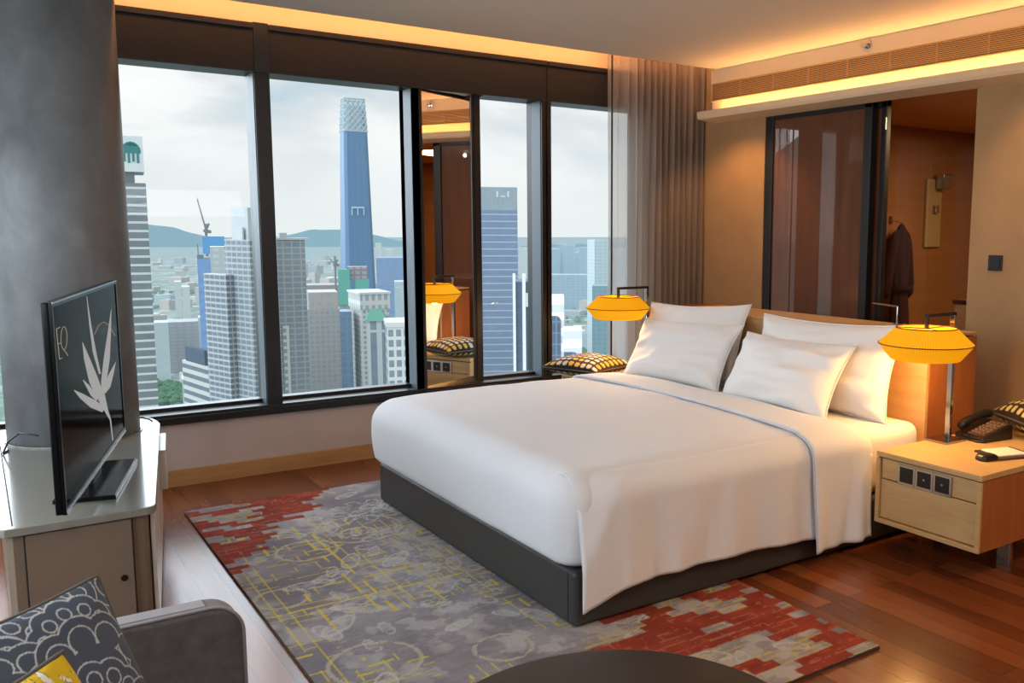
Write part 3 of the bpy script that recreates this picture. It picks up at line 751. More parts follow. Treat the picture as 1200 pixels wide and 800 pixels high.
mk('handset_cord', MB().tube([(-.100, .05, .035), (-.108, .04, .008), (-.112, .0, .006), (-.112, -.06, .006), (-.09, -.095, .008)], .0045, 8), M_black, t, smooth=True)
t = thing('notepad_tray', 'dark leather tray holding a white notepad in front of telephone', 'tray', (3.63, 2.20, ZN), math.radians(-18))
mk('tray', MB().box(-.085, .10, -.085, .085, 0, .008), M_tan, t, bevel=.002)
t = thing('notepad', 'white paper notepad lying in the dark leather tray', 'notepad', (3.64, 2.205, ZN+.0085), math.radians(-18))
mk('paper_block', MB().box(-.07, .075, -.065, .06, 0, .006), M_paperw, t, bevel=.001)
mk('cover_edge', MB().box(.0755, .084, -.065, .06, 0, .008), M_tan, t, bevel=.001)
rc_ = at_h(1156, 540, ZN)
t = thing('remote_control', 'small glossy black rounded remote at nightstand edge', 'remote control', (3.49, 2.19, ZN+.001), math.radians(-14))
mk('shell', softbox(-.045, .045, -.032, .032, 0, .026, .02, 16, 14, 6), M_black, t, smooth=True)
mk('button', MB().lathe([(.009, 0), (.009, .003)], (.01, 0, .0255), 16), M_silver, t)

# ------------------------------------------------------------------ media cabinet under the column
def arc(cx_, cy_, r, a0, a1, n): return [(cx_+r*math.cos(a0+(a1-a0)*i/n), cy_+r*math.sin(a0+(a1-a0)*i/n)) for i in range(n+1)]
ZT = .5
def cab_poly(d, hole):
    # plan outline, inset by d, wrapping the round column
    p = [(.03+d, 3.385+d)]+[(.425-d, 3.395+d), (.446-d, 3.400+d), (.460-d, 3.412+d), (.467-d, 3.43+d)]
    p += [(.700-d, 4.85), (.700-d, 4.93), (.690-d, 5.0), (.668-d, 5.055-d), (.63-d, 5.09-d), (.58-d, 5.105-d), (.352, 5.105-d)]
    a0, a1 = PI/2-.03, PI/2+.03-2*PI
    p += arc(cc[0], cc[1], hole, a0, a1, 60)
    p += [(.332, 5.105-d), (.03+d, 5.105-d), (.012+d, 5.08-d), (.012+d, 3.41+d)]
    return p
cab = thing('media_cabinet', 'putty lacquered low cabinet wrapping around the grey column', 'cabinet', (.3, 4.2, 0))
mk('top', MB().prism(cab_poly(0, .268), ZT-.028, ZT), M_lacq, cab, world=True, bevel=.004)
mk('carcass', MB().prism(cab_poly(.022, .285), .03, ZT-.028), M_lacqbody, cab, world=True)
mk('plinth', MB().prism(cab_poly(.045, .30), 0, .03), M_gap, cab, world=True)
ep = mk('end_panel', MB().box(.085, .385, 3.4015, 3.409, .04, ZT-.034), M_lacqbody, cab, world=True, bevel=.001)
ho = at_y(146, 677, 3.40)
gm = mk('cable_grommet', MB().tube([(ho.x, 3.3985, ho.z), (ho.x, 3.4025, ho.z)], .011, 20), M_black, ep, world=True)
for gx_ in (.080, .385): mk('panel_groove', MB().box(gx_, gx_+.005, 3.4035, 3.4085, .03, ZT-.03), M_gap, cab, world=True)
# doors along the flared long side
P0 = Vector((.445, 3.43, 0)); P1 = Vector((.678, 4.85, 0)); dd = (P1-P0); Ls = dd.length; dd.normalize(); nn = Vector((dd.y, -dd.x, 0))
Mx = Matrix(((dd.x, nn.x, 0, P0.x), (dd.y, nn.y, 0, P0.y), (0, 0, 1, 0), (0, 0, 0, 1)))
mk('door', MB().box(.02, .60, .0005, .014, .05, ZT-.04, Mx), M_lacqdoor, cab, world=True, bevel=.002)
mk('door', MB().box(.62, 1.00, .0005, .014, .05, ZT-.04, Mx), M_lacqdoor, cab, world=True, bevel=.002)
dr = mk('drawer', MB().box(1.02, 1.40, .0005, .045, .28, ZT-.04, Mx), M_lacqdoor, cab, world=True, bevel=.003)
mk('door', MB().box(1.02, 1.40, .0005, .014, .05, .27, Mx), M_lacqdoor, cab, world=True, bevel=.002)
mk('top_groove', MB().box(.052, .056, 3.42, 4.98, ZT-.002, ZT+.0006), M_gap, cab, world=True)
mb = MB().tube([(.60, 5.07, ZT+.001), (.65, 5.045, ZT+.001), (.672, 4.99, ZT+.001), (.676, 4.93, ZT+.001)], .004, 6)
mk('back_groove', mb, M_gap, cab, world=True)
struct('trim_column_ring', MB().lathe([(.264, 0), (.2675, 0), (.2675, .006), (.264, .006)], (cc[0], cc[1], ZT), 64, False), M_lacq)

# ------------------------------------------------------------------ television
A = Vector((.188, 3.224, 0)); Bv = Vector((.500, 4.446, 0)); uu = (Bv-A); Wt = uu.length; uu.normalize(); ang = math.atan2(uu.y, uu.x)
cen = (A+Bv)/2; nrm = Vector((uu.y, -uu.x, 0))
tv = thing('television', 'flat black television on low cabinet showing pale leaf picture', 'television', (cen.x, cen.y, ZT+.001), ang)
h0, h1 = .062, .72; hw = Wt/2
mk('cabinet_back', MB().box(-hw, hw, .006, .026, h0, h1), M_bezel, tv, bevel=.004)
mk('bezel', MB().box(-hw, -hw+.014, -.004, .006, h0, h1).box(hw-.016, hw, -.004, .006, h0, h1).box(-hw+.014, hw-.016, -.004, .006, h1-.014, h1).box(-hw+.014, hw-.016, -.004, .006, h0, h0+.02), M_bezel, tv)
mk('trim_strip', MB().box(-hw, hw, -.0065, -.004, h0, h0+.006), M_silver, tv); mk('trim_strip', MB().box(-hw, hw, -.0055, -.0035, h1-.004, h1+.001), M_silver, tv)
scr = mk('screen', MB().box(-hw+.014, hw-.016, -.001, .005, h0+.02, h1-.014), M_screen, tv)
mk('stand_neck', MB().box(-.09, .09, .01, .03, .010, .08), M_black, tv, bevel=.004)
mk('stand_base', MB().box(-.265, .285, -.085, .108, 0, .016), M_bezel, tv, bevel=.004)
mk('stand_trim', MB().box(-.265, .285, -.0865, -.085, .002, .012), M_silver, tv)
org = Vector((cen.x, cen.y, ZT+.001))
def on_tv(px, py):
    d = ray(px, py); k = (org-EYEV).dot(nrm)/d.dot(nrm); p = EYEV+d*k-org
    return p.dot(uu), p.z
def blade(pts_px, w, y=-.0018):
    # leaf outline drawn about a centre line, then laid flat on the screen
    c = [Vector(q) for q in pts_px]; n = len(c); l, r = [], []
    for i in range(n):
        d = (c[min(i+1, n-1)]-c[max(i-1, 0)]).normalized(); q = Vector((-d.y, d.x)); l.append(c[i]+q*w[i]); r.append(c[i]-q*w[i])
    vs = []
    for p in l+r[::-1]: X, Z = on_tv(p.x, p.y); vs.append((X, y, Z))
    return vs, [(i, i+1, 2*n-2-i, 2*n-1-i) for i in range(n-1)]
mb = MB()
for pts, w in [([(101, 347), (105, 380), (110, 412), (116.5, 438)], [.3, 1.2, 2.0, 1.2]),
               ([(129.8, 362), (127.5, 390), (124.5, 420), (121, 447), (119.5, 460)], [.2, 2.0, 3.6, 3.2, 1.5]),
               ([(96, 401), (101, 420), (109, 445), (117, 466)], [.3, 3.4, 5.6, 5.0]),
               ([(86, 457), (95, 464), (108, 473), (121, 480)], [.3, 3.2, 5.0, 3.5]),
               ([(96.5, 445), (102, 452), (108, 462), (113, 469)], [.3, 2.0, 2.6, 1.2]),
               ([(135, 424), (130, 438), (125, 452), (121, 460)], [.2, 2.6, 4.0, 2.0]),
               ([(117, 455), (119, 468), (124, 481), (129, 492), (131.5, 516)], [3.6, 4.4, 2.2, .8, .6])]:
    mb.add(*blade(pts, w))
mk('picture_leaf', mb, M_leafimg, scr, fixn=False)
def strokes(name, *lines):
    mb = MB()
    for pts, w in lines: mb.add(*blade(pts, [w]*len(pts)))
    mk(name, mb, M_lineimg, scr, fixn=False)
strokes('picture_letter', ([(65.3, 385), (67, 403), (69, 421)], .55), ([(65.3, 385.2), (70, 383.2)], .5), ([(67, 403), (71.2, 401.5)], .5), ([(69, 421), (72.3, 419)], .5))
strokes('picture_letter', ([(74.2+3.6*math.sin(2*PI*i/24), 396-13.5*math.cos(2*PI*i/24)) for i in range(25)], .45), ([(73.2, 409), (76, 412), (79, 417)], .5))
strokes('picture_tendril', ([(110, 392), (115, 381), (121, 377), (127, 381), (134, 393)], .35))
t = thing('power_cable', 'short looped dark cable on cabinet top behind the television', 'cable', (.10, 4.60, ZT))
mk('cable_loop', MB().tube([(-.02, 0, .004), (-.04, -.05, .004), (-.02, -.10, .06), (.02, -.14, .10), (.08, -.24, .10)], .004, 8), M_black, t, smooth=True)

# ------------------------------------------------------------------ armchair with cushions
ch = thing('armchair', 'grey velvet tub armchair with thin curved arm, cropped by frame corner', 'armchair', (0, 1.75, 0))
def arm_plate(y0, y1, x0, x1, z0, z1, r):
    poly = [(x0, z0), (x1, z0)]+[(x1-r+r*math.cos(a), z1-r+r*math.sin(a)) for a in np.linspace(0, PI/2, 10)]+[(x0, z1)]
    n = len(poly); vs = [(x, y0, z) for x, z in poly]+[(x, y1, z) for x, z in poly]
    return MB().add(vs, [tuple(range(n)), tuple(range(2*n-1, n-1, -1))]+[(i, (i+1) % n, n+(i+1) % n, n+i) for i in range(n)]), poly
ax1 = .455
for (y0, y1) in ((2.125, 2.205), (1.22, 1.30)):
    mb, poly = arm_plate(y0, y1, -.42, ax1, .10, .60, .07)
    a_ = mk('arm', mb, M_velvet, ch, world=True, bevel=.016, seg=4)
    mk('arm_welt', MB().tube([(x, y0+.006, z) for x, z in poly[1:]], .004, 6), M_pipe, a_, world=True, smooth=True)
    mk('arm_highlight', MB().box(-.40, ax1-.075, y0+.02, y1-.015, .598, .6025), M_pipe, a_, world=True, bevel=.002)  # paler strip painting the highlight on the arm's upward face
mk('backrest', MB().box(-.54, -.42, 1.22, 2.205, .10, .72), M_velvet, ch, world=True, bevel=.05, seg=4)
mk('seat_base', MB().box(-.42, .40, 1.302, 2.123, .10, .27), M_velvet, ch, world=True, bevel=.01)
mk('seat_cushion', softbox(-.415, .41, 1.305, 2.12, .272, .40, .05, 30, 30, 8, .015), M_velvet, ch, world=True, smooth=True)
for x in (-.45, .38):
    for y in (1.30, 2.13): mk('leg', MB().lathe([(.014, 0), (.02, .10)], (x, y, 0), 14), M_bronze, ch, world=True)
def clouds(U, V, bg=lin(74, 86, 102), ln=lin(190, 198, 204), seed=3, nclus=18, sc=.58):
    r = np.random.default_rng(seed); c = np.ones(U.shape+(3,))*bg
    for k in range(nclus):
        cx_, cy_ = r.uniform(-1.1, 1.1), 1.1-2.2*k/nclus; s = sc*r.uniform(.75, 1.2)
        sd = np.full(U.shape, 9.0)
        for i in range(7):
            a = PI*i/6*1.15-.25; sd = np.minimum(sd, np.hypot(U-cx_-s*math.cos(a)*.62, V-cy_-s*math.sin(a)*.5)-s*.30)
        sd = np.minimum(sd, np.hypot(U-cx_, V-cy_)-s*.55)
        c[sd < 0] = bg
        for off in (0, -.085): c[np.abs(sd-off) < .0068] = ln
        sb = np.full(U.shape, 9.0)
        if k % 3 == 2: continue
        for i in range(5): a = 2*PI*i/5+k; sb = np.minimum(sb, np.hypot(U-cx_-.09*math.cos(a), V-cy_-.09*math.sin(a))-.062)
        c[np.abs(sb) < .0062] = ln
    return c
def yellow(U, V):
    r = np.random.default_rng(8); c = np.ones(U.shape+(3,))*lin(222, 186, 16)
    for k in range(300):
        cx_, cy_ = r.uniform(-1, 1, 2); a = r.uniform(0, PI); l = r.uniform(.07, .16)
        x = (U-cx_)*math.cos(a)+(V-cy_)*math.sin(a); y = -(U-cx_)*math.sin(a)+(V-cy_)*math.cos(a)+x*x*2.2
        e = (x/l)**2+(y/(l*.36))**2
        c[e < 1.0] = lin(120, 112, 50); c[e < .78] = lin(238, 236, 218) if k % 3 else lin(240, 204, 40); c[(e < .7) & (np.abs(np.sin(x*90)) < .22)] = lin(120, 112, 60)
    return c
def corner_cushion(name, label, corner, size, T, yaw, lean, colf, mat, seed, res):
    W = Vector((math.cos(yaw), math.sin(yaw), 0)); N = Vector((math.sin(yaw), -math.cos(yaw), 0))
    Nn = (N*math.cos(lean)+Vector((0, 0, 1))*math.sin(lean)).normalized(); Uv = Nn.cross(W)
    c = Vector(corner)-W*size-Uv*size
    t = thing(name, label, 'cushion', group='loose cushions on the armchair'); orient(t, c, W, Nn)
    cushion('cushion_cover', size, size, T, mat, t, res, res, colf=colf, pinch=.05, wr=.008, seed=seed)
    rim(size, size, .05, .005, M_mocha, t)
M_cl = colattr('cloud print fabric', .7, .3, .12, 500, .1)
corner_cushion('cloud_cushion', 'slate blue cushion with pale cloud outlines on grey armchair', at_h(113, 675, .77), .235, .07, .62, .52, clouds, M_cl, 2, 260)
corner_cushion('yellow_cushion', 'yellow floral cushion with grey piping in front of cloud cushion', at_h(73, 764, .765), .165, .05, .75, .55, yellow, M_cl, 5, 170)

# ------------------------------------------------------------------ round coffee table
tb = thing('coffee_table', 'round dark bronze coffee table at the rug edge', 'table', (1.02, 1.423, 0))
mk('tabletop', MB().lathe([(.40, .372), (.43, .376), (.433, .384), (.433, .394), (.428, .4)], n=96), M_bronze, tb, smooth=False, bevel=.002)
mk('pedestal', MB().lathe([(.06, .02), (.05, .06), (.05, .33), (.10, .372)], n=40), M_bronze, tb, smooth=True)
mk('foot', MB().lathe([(.24, 0), (.24, .012), (.06, .02)], n=64), M_bronze, tb)

# ================================================================== the city outside
GZ = -165.0
FOG = rgb(184, 211, 222)  # haze colour, painted into the city materials as emission
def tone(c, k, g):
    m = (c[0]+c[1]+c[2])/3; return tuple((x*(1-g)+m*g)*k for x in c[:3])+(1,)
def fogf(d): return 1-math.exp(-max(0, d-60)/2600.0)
def facade(name, wall, glass, fh, fb, cw, cf, dist, jit=.25):
    wall = tone(wall, .66, .12); glass = tone(glass, 1.05, .22)
    t = NT(name); p = t.n('BsdfPrincipled', Roughness=.5); p.inputs['Specular IOR Level'].default_value = .3
    tc = t.n('TexCoord'); sx = t.n('SeparateXYZ'); t.l(tc.outputs['Object'], sx.inputs[0])
    sn = t.n('SeparateXYZ'); t.l(tc.outputs['Normal'], sn.inputs[0])
    side = t.math('GREATER_THAN', t.math('ABSOLUTE', sn.outputs[0]), .6); roof = t.math('GREATER_THAN', t.math('ABSOLUTE', sn.outputs[2]), .6)
    uu_ = t.math('ADD', t.math('MULTIPLY', sx.outputs[0], t.math('SUBTRACT', 1, side)), t.math('MULTIPLY', sx.outputs[1], side))
    fz = t.math('FRACT', t.math('MULTIPLY', sx.outputs[2], 1/fh)); gm = t.math('GREATER_THAN', fz, fb)
    if cw:
        fu = t.math('FRACT', t.math('MULTIPLY', uu_, 1/cw)); gm = t.math('MULTIPLY', gm, t.math('GREATER_THAN', fu, cf))
    gm = t.math('MULTIPLY', gm, t.math('SUBTRACT', 1, roof))
    nz = t.noise(t.obj((.25, .25, .3)), 1.0, 2)
    gcol = t.mix(nz, tuple(c*(1-jit) for c in glass[:3])+(1,), tuple(min(1, c*(1+jit*1.6)) for c in glass[:3])+(1,))
    t.l(t.mix(gm, wall, gcol), p.inputs['Base Color'])
    e = t.n('Emission', Color=FOG, Strength=.88); m = t.n('MixShader', Fac=fogf(dist)); t.l(p.outputs[0], m.inputs[1]); t.l(e.outputs[0], m.inputs[2])  # distance haze painted over the facade colours
    return t.done(m.outputs[0])
def hazy(name, c, dist, rough=.9, var=0, vs=.02):
    c = tone(c, .78, .18)
    t = NT(name); p = t.n('BsdfPrincipled', Base__Color=c, Roughness=rough); p.inputs['Specular IOR Level'].default_value = .1
    if var:
        f = t.noise(t.obj(), vs, 5, .65)
        t.l(t.ramp(f, [(.3, tuple(x*(1-var) for x in c[:3])+(1,)), (.7, tuple(min(1, x*(1+var)) for x in c[:3])+(1,))]), p.inputs['Base Color'])
    e = t.n('Emission', Color=FOG, Strength=.88); m = t.n('MixShader', Fac=fogf(dist)); t.l(p.outputs[0], m.inputs[1]); t.l(e.outputs[0], m.inputs[2])  # same painted haze for plain surfaces
    return t.done(m.outputs[0])
def place(px0, px1, pyt, dist, pym=400):
    a = at_d(px0, pym, dist); b = at_d(px1, pym, dist); W = math.hypot(a.x-b.x, a.y-b.y)
    c = at_d((px0+px1)/2, pyt, dist); return c, W, math.atan2(-c.x, c.y)
def bld(name, label, px0, px1, pyt, dist, depth, mat, rot=0, cat='building', group=None, pym=400):
    c, W, rz = place(px0, px1, pyt, dist, pym)
    sn, cs = abs(math.sin(rot)), math.cos(rot); w = max(3, (W-depth*sn)/cs); H = c.z-GZ
    d = Vector((c.x, c.y, 0)).normalized(); ctr = Vector((c.x, c.y, GZ))+d*(depth/2)
    t = thing(name, label, cat, ctr, rz+rot, group); OCC.append((ctr.x, ctr.y, max(w, depth)*.75))
    mk('tower_body', MB().box(-w/2, w/2, -depth/2, depth/2, 0, H), mat, t)
    return t, w, H
OCC = []
def free(x, y, rad): return all((x-a)**2+(y-b)**2 > (rad+c)**2 for a, b, c in OCC)
W_ = rgb(206, 208, 206); G_ = rgb(62, 74, 84)
# tower with emblem behind the column
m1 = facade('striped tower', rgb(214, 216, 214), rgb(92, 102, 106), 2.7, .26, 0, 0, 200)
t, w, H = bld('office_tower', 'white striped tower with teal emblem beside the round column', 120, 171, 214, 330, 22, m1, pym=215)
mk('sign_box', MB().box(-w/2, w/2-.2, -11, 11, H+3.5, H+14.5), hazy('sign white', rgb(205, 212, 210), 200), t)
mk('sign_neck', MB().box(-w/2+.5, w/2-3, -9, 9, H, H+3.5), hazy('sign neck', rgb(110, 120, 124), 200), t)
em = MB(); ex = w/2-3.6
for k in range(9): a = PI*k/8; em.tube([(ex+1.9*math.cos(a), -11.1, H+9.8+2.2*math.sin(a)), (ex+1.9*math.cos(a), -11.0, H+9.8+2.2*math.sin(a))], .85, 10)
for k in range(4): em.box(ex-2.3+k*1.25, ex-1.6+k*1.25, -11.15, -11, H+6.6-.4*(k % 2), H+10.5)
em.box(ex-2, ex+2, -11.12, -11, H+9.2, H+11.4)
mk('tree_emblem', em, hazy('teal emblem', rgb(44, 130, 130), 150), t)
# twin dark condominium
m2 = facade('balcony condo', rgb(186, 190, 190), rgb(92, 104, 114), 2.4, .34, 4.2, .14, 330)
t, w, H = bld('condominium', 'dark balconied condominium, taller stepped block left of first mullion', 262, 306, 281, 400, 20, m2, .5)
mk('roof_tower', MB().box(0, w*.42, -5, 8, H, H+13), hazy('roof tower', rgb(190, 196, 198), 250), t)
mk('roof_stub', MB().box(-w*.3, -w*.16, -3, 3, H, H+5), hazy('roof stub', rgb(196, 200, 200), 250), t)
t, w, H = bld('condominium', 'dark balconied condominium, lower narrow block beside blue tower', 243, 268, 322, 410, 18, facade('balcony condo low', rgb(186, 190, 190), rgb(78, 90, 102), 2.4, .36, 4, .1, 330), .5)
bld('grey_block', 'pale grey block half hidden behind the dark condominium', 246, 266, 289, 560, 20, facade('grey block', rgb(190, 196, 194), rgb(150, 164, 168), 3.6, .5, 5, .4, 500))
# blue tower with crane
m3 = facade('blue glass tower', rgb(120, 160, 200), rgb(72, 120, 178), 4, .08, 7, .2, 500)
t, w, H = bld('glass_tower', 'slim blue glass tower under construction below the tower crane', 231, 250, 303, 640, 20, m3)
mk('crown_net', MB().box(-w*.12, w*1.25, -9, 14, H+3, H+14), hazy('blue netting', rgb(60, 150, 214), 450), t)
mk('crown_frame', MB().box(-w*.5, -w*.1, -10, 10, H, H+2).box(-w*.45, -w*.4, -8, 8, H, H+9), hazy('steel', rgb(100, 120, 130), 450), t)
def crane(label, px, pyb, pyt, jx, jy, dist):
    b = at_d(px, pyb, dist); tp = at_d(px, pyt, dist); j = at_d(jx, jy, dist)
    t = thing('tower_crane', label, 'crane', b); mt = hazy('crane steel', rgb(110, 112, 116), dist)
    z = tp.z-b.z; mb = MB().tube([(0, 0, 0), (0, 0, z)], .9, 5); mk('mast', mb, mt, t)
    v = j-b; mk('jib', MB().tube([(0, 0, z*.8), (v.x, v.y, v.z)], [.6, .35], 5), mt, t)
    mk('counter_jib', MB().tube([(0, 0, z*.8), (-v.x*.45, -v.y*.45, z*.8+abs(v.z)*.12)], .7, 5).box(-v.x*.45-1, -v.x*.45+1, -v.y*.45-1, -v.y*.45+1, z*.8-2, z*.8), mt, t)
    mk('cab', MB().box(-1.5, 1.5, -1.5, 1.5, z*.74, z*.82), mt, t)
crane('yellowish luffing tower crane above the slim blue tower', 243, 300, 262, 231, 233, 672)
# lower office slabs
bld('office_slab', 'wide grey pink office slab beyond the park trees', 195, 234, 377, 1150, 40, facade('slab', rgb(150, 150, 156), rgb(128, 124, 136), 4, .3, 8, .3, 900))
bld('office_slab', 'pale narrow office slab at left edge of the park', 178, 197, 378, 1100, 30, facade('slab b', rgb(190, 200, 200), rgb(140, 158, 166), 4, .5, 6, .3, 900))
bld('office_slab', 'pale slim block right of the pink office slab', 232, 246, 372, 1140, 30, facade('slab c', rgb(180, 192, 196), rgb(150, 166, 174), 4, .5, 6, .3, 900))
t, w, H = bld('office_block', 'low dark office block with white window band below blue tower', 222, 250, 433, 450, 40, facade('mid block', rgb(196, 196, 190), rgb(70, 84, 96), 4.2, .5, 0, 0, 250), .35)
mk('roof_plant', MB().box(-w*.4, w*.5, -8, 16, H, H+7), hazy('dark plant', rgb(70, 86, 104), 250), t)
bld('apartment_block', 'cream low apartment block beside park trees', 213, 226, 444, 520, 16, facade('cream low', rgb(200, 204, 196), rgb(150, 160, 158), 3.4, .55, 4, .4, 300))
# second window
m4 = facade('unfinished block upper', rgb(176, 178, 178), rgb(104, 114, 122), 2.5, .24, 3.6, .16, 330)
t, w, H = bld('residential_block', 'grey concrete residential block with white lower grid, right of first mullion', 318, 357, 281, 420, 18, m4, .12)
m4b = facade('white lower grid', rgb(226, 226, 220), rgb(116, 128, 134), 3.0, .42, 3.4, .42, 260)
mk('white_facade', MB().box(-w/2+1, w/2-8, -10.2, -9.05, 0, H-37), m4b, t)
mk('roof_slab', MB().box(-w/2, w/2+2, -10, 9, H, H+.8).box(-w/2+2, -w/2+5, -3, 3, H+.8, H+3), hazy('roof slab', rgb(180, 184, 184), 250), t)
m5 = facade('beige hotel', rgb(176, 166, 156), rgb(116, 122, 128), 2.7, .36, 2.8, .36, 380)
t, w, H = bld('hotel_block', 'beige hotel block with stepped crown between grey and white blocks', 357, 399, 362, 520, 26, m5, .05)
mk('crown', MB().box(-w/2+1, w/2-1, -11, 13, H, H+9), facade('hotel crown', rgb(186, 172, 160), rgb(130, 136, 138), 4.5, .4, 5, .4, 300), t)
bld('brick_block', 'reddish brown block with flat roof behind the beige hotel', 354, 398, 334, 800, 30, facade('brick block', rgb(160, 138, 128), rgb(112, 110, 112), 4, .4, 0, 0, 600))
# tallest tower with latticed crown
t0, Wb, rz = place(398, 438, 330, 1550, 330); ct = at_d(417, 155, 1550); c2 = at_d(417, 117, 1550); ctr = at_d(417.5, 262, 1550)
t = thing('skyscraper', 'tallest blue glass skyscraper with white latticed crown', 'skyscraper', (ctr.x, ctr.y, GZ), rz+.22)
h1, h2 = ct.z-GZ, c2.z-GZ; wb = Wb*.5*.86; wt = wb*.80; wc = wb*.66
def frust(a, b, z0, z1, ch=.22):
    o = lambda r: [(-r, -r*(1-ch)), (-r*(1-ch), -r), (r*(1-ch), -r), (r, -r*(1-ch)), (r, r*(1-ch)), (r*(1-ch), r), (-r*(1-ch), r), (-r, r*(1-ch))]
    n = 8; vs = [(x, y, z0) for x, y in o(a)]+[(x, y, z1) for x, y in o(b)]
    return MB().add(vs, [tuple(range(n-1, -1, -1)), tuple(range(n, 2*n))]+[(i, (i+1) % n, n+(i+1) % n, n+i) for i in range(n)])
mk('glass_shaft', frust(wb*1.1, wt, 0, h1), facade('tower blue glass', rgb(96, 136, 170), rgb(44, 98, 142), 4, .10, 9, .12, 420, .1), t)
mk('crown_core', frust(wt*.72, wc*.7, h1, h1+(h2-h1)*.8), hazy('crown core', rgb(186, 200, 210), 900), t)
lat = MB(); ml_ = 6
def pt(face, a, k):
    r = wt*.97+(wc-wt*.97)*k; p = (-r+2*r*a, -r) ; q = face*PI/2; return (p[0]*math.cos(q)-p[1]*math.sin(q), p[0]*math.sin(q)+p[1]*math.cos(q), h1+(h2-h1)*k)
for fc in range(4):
    for i in range(4):
        for j in range(5):
            lat.tube([pt(fc, i/4, j/5), pt(fc, (i+1)/4, (j+1)/5)], 1.0, 4).tube([pt(fc, (i+1)/4, j/5), pt(fc, i/4, (j+1)/5)], 1.0, 4)
    for k in (0, 1): lat.tube([pt(fc, 0, k), pt(fc, 1, k)], 1.3, 4)
mk('crown_lattice', lat, hazy('white lattice', rgb(176, 190, 200), 700), t)
mk('facade_mark', MB().box(-12, 8, -wb*1.03, -wb*.98, h1*.62, h1*.622+2).box(-12, -10.5, -wb*1.03, -wb*.98, h1*.585, h1*.622).box(-3, -1.5, -wb*1.03, -wb*.98, h1*.585, h1*.622).box(6.5, 8, -wb*1.03, -wb*.98, h1*.585, h1*.622), hazy('pale mark', rgb(170, 200, 226), 600), t)
t, w, H = bld('construction_block', 'half built block wrapped in green netting below the skyscraper', 397, 433, 345, 760, 24, facade('raw concrete', rgb(150, 152, 152), rgb(96, 110, 116), 4.4, .3, 6, .2, 600))
mk('green_net', MB().box(-w/2, -w/2+9, -13, 6, H-8, H+20).box(w*.05, w*.5, -13, 6, H, H+12), hazy('green net', rgb(70, 170, 150), 500), t)
mk('roof_frame', MB().box(-w*.2, w*.45, -9, 9, H+12, H+22), facade('red scaffold', rgb(150, 110, 110), rgb(120, 130, 140), 4, .4, 5, .3, 600), t)
crane('thin grey tower crane left of the skyscraper base', 394, 345, 300, 386, 303, 770)
bld('glass_tower', 'narrow dark blue glass slab between hotel and white block', 398, 412, 365, 480, 14, facade('narrow blue', rgb(120, 150, 176), rgb(80, 110, 140), 3.8, .2, 5, .2, 250))
m6 = facade('white hotel', rgb(226, 226, 218), rgb(132, 138, 138), 2.6, .42, 2.4, .44, 260)
t, w, H = bld('hotel_block', 'tall white hotel block with arcaded crown in second window', 409, 456, 362, 480, 24, m6, .25)
mk('arcade_crown', MB().box(-w/2-.5, w/2+.5, -12.5, 12.5, H, H+7.5), facade('arcade', rgb(232, 232, 224), rgb(140, 146, 146), 7.5, .3, 3.2, .45, 200), t)
mk('roof_edge', MB().box(-w/2-1, w/2+1, -13, 13, H+7.5, H+8.6), hazy('roof edge', rgb(214, 216, 210), 200), t)
t, w, H = bld('green_roof_block', 'grey glass block with green hipped roof before white hotel', 430, 452, 376, 420, 14, facade('grey stripes', rgb(200, 206, 206), rgb(96, 112, 122), 60, .02, 5, .45, 200))
mk('hipped_roof', MB().add([(-w/2-1, -8, H), (w/2+1, -8, H), (w/2+1, 8, H), (-w/2-1, 8, H), (-w/4, 0, H+5), (w/4, 0, H+5)], [(0, 1, 5, 4), (1, 2, 5), (2, 3, 4, 5), (3, 0, 4), (3, 2, 1, 0)]), hazy('green roof', rgb(96, 160, 140), 200), t)
t, w, H = bld('office_block', 'white gridded office block right of green roofed block', 450, 486, 383, 400, 22, facade('white grid', rgb(232, 234, 230), rgb(104, 118, 126), 4.4, .34, 3.2, .34, 220), .06)
mk('parapet', MB().box(-w/2-.5, w/2+.5, -11.5, 11.5, H, H+2), hazy('parapet', rgb(216, 216, 208), 150), t)
bld('glass_tower', 'mid-rise blue glass block behind the white hotel', 441, 480, 302, 1100, 40, facade('hazy blue', rgb(120, 152, 186), rgb(78, 112, 156), 5, .15, 0, 0, 700))
bld('glass_tower', 'pale tall block at right edge of second window', 462, 492, 330, 950, 30, facade('pale block', rgb(186, 200, 206), rgb(140, 160, 172), 4, .4, 5, .3, 700))
# third window
m7 = facade('grey blue tower', rgb(176, 190, 206), rgb(84, 104, 132), 3.2, .14, 0, 0, 380, .15)
t, w, H = bld('office_tower', 'tall grey blue striped tower in the narrow third window', 556, 606, 246, 430, 30, m7)
mk('crown_screen', MB().box(-w/2, w/2, -15, 15, H, H+10.5), facade('louvred crown', rgb(150, 164, 170), rgb(112, 128, 136), 1.2, .4, 2, .3, 300), t)
mk('crown_marks', MB().box(w*.02, w*.06, -15.2, -15, H+6, H+8.6).box(w*.12, w*.22, -15.2, -15, H+6, H+6.6).box(w*.27, w*.31, -15.2, -15, H+6, H+8.6), hazy('pale marks', rgb(196, 206, 210), 300), t)
t, w, H = bld('office_tower', 'dark blue tower with white fins right of striped tower', 601, 640, 330, 330, 20, facade('navy glass', rgb(84, 104, 132), rgb(58, 74, 98), 4, .15, 3, .2, 150))
mk('white_fins', MB().box(-w/2, -w/2+1.0, -11, -10, 0, H+3).box(-w/2+3.4, -w/2+4.6, -11, -10, 0, H+3).box(-w/2+4.6, w/2, -10.6, -10, H-9, H-4), hazy('white fin', rgb(222, 226, 226), 150), t)
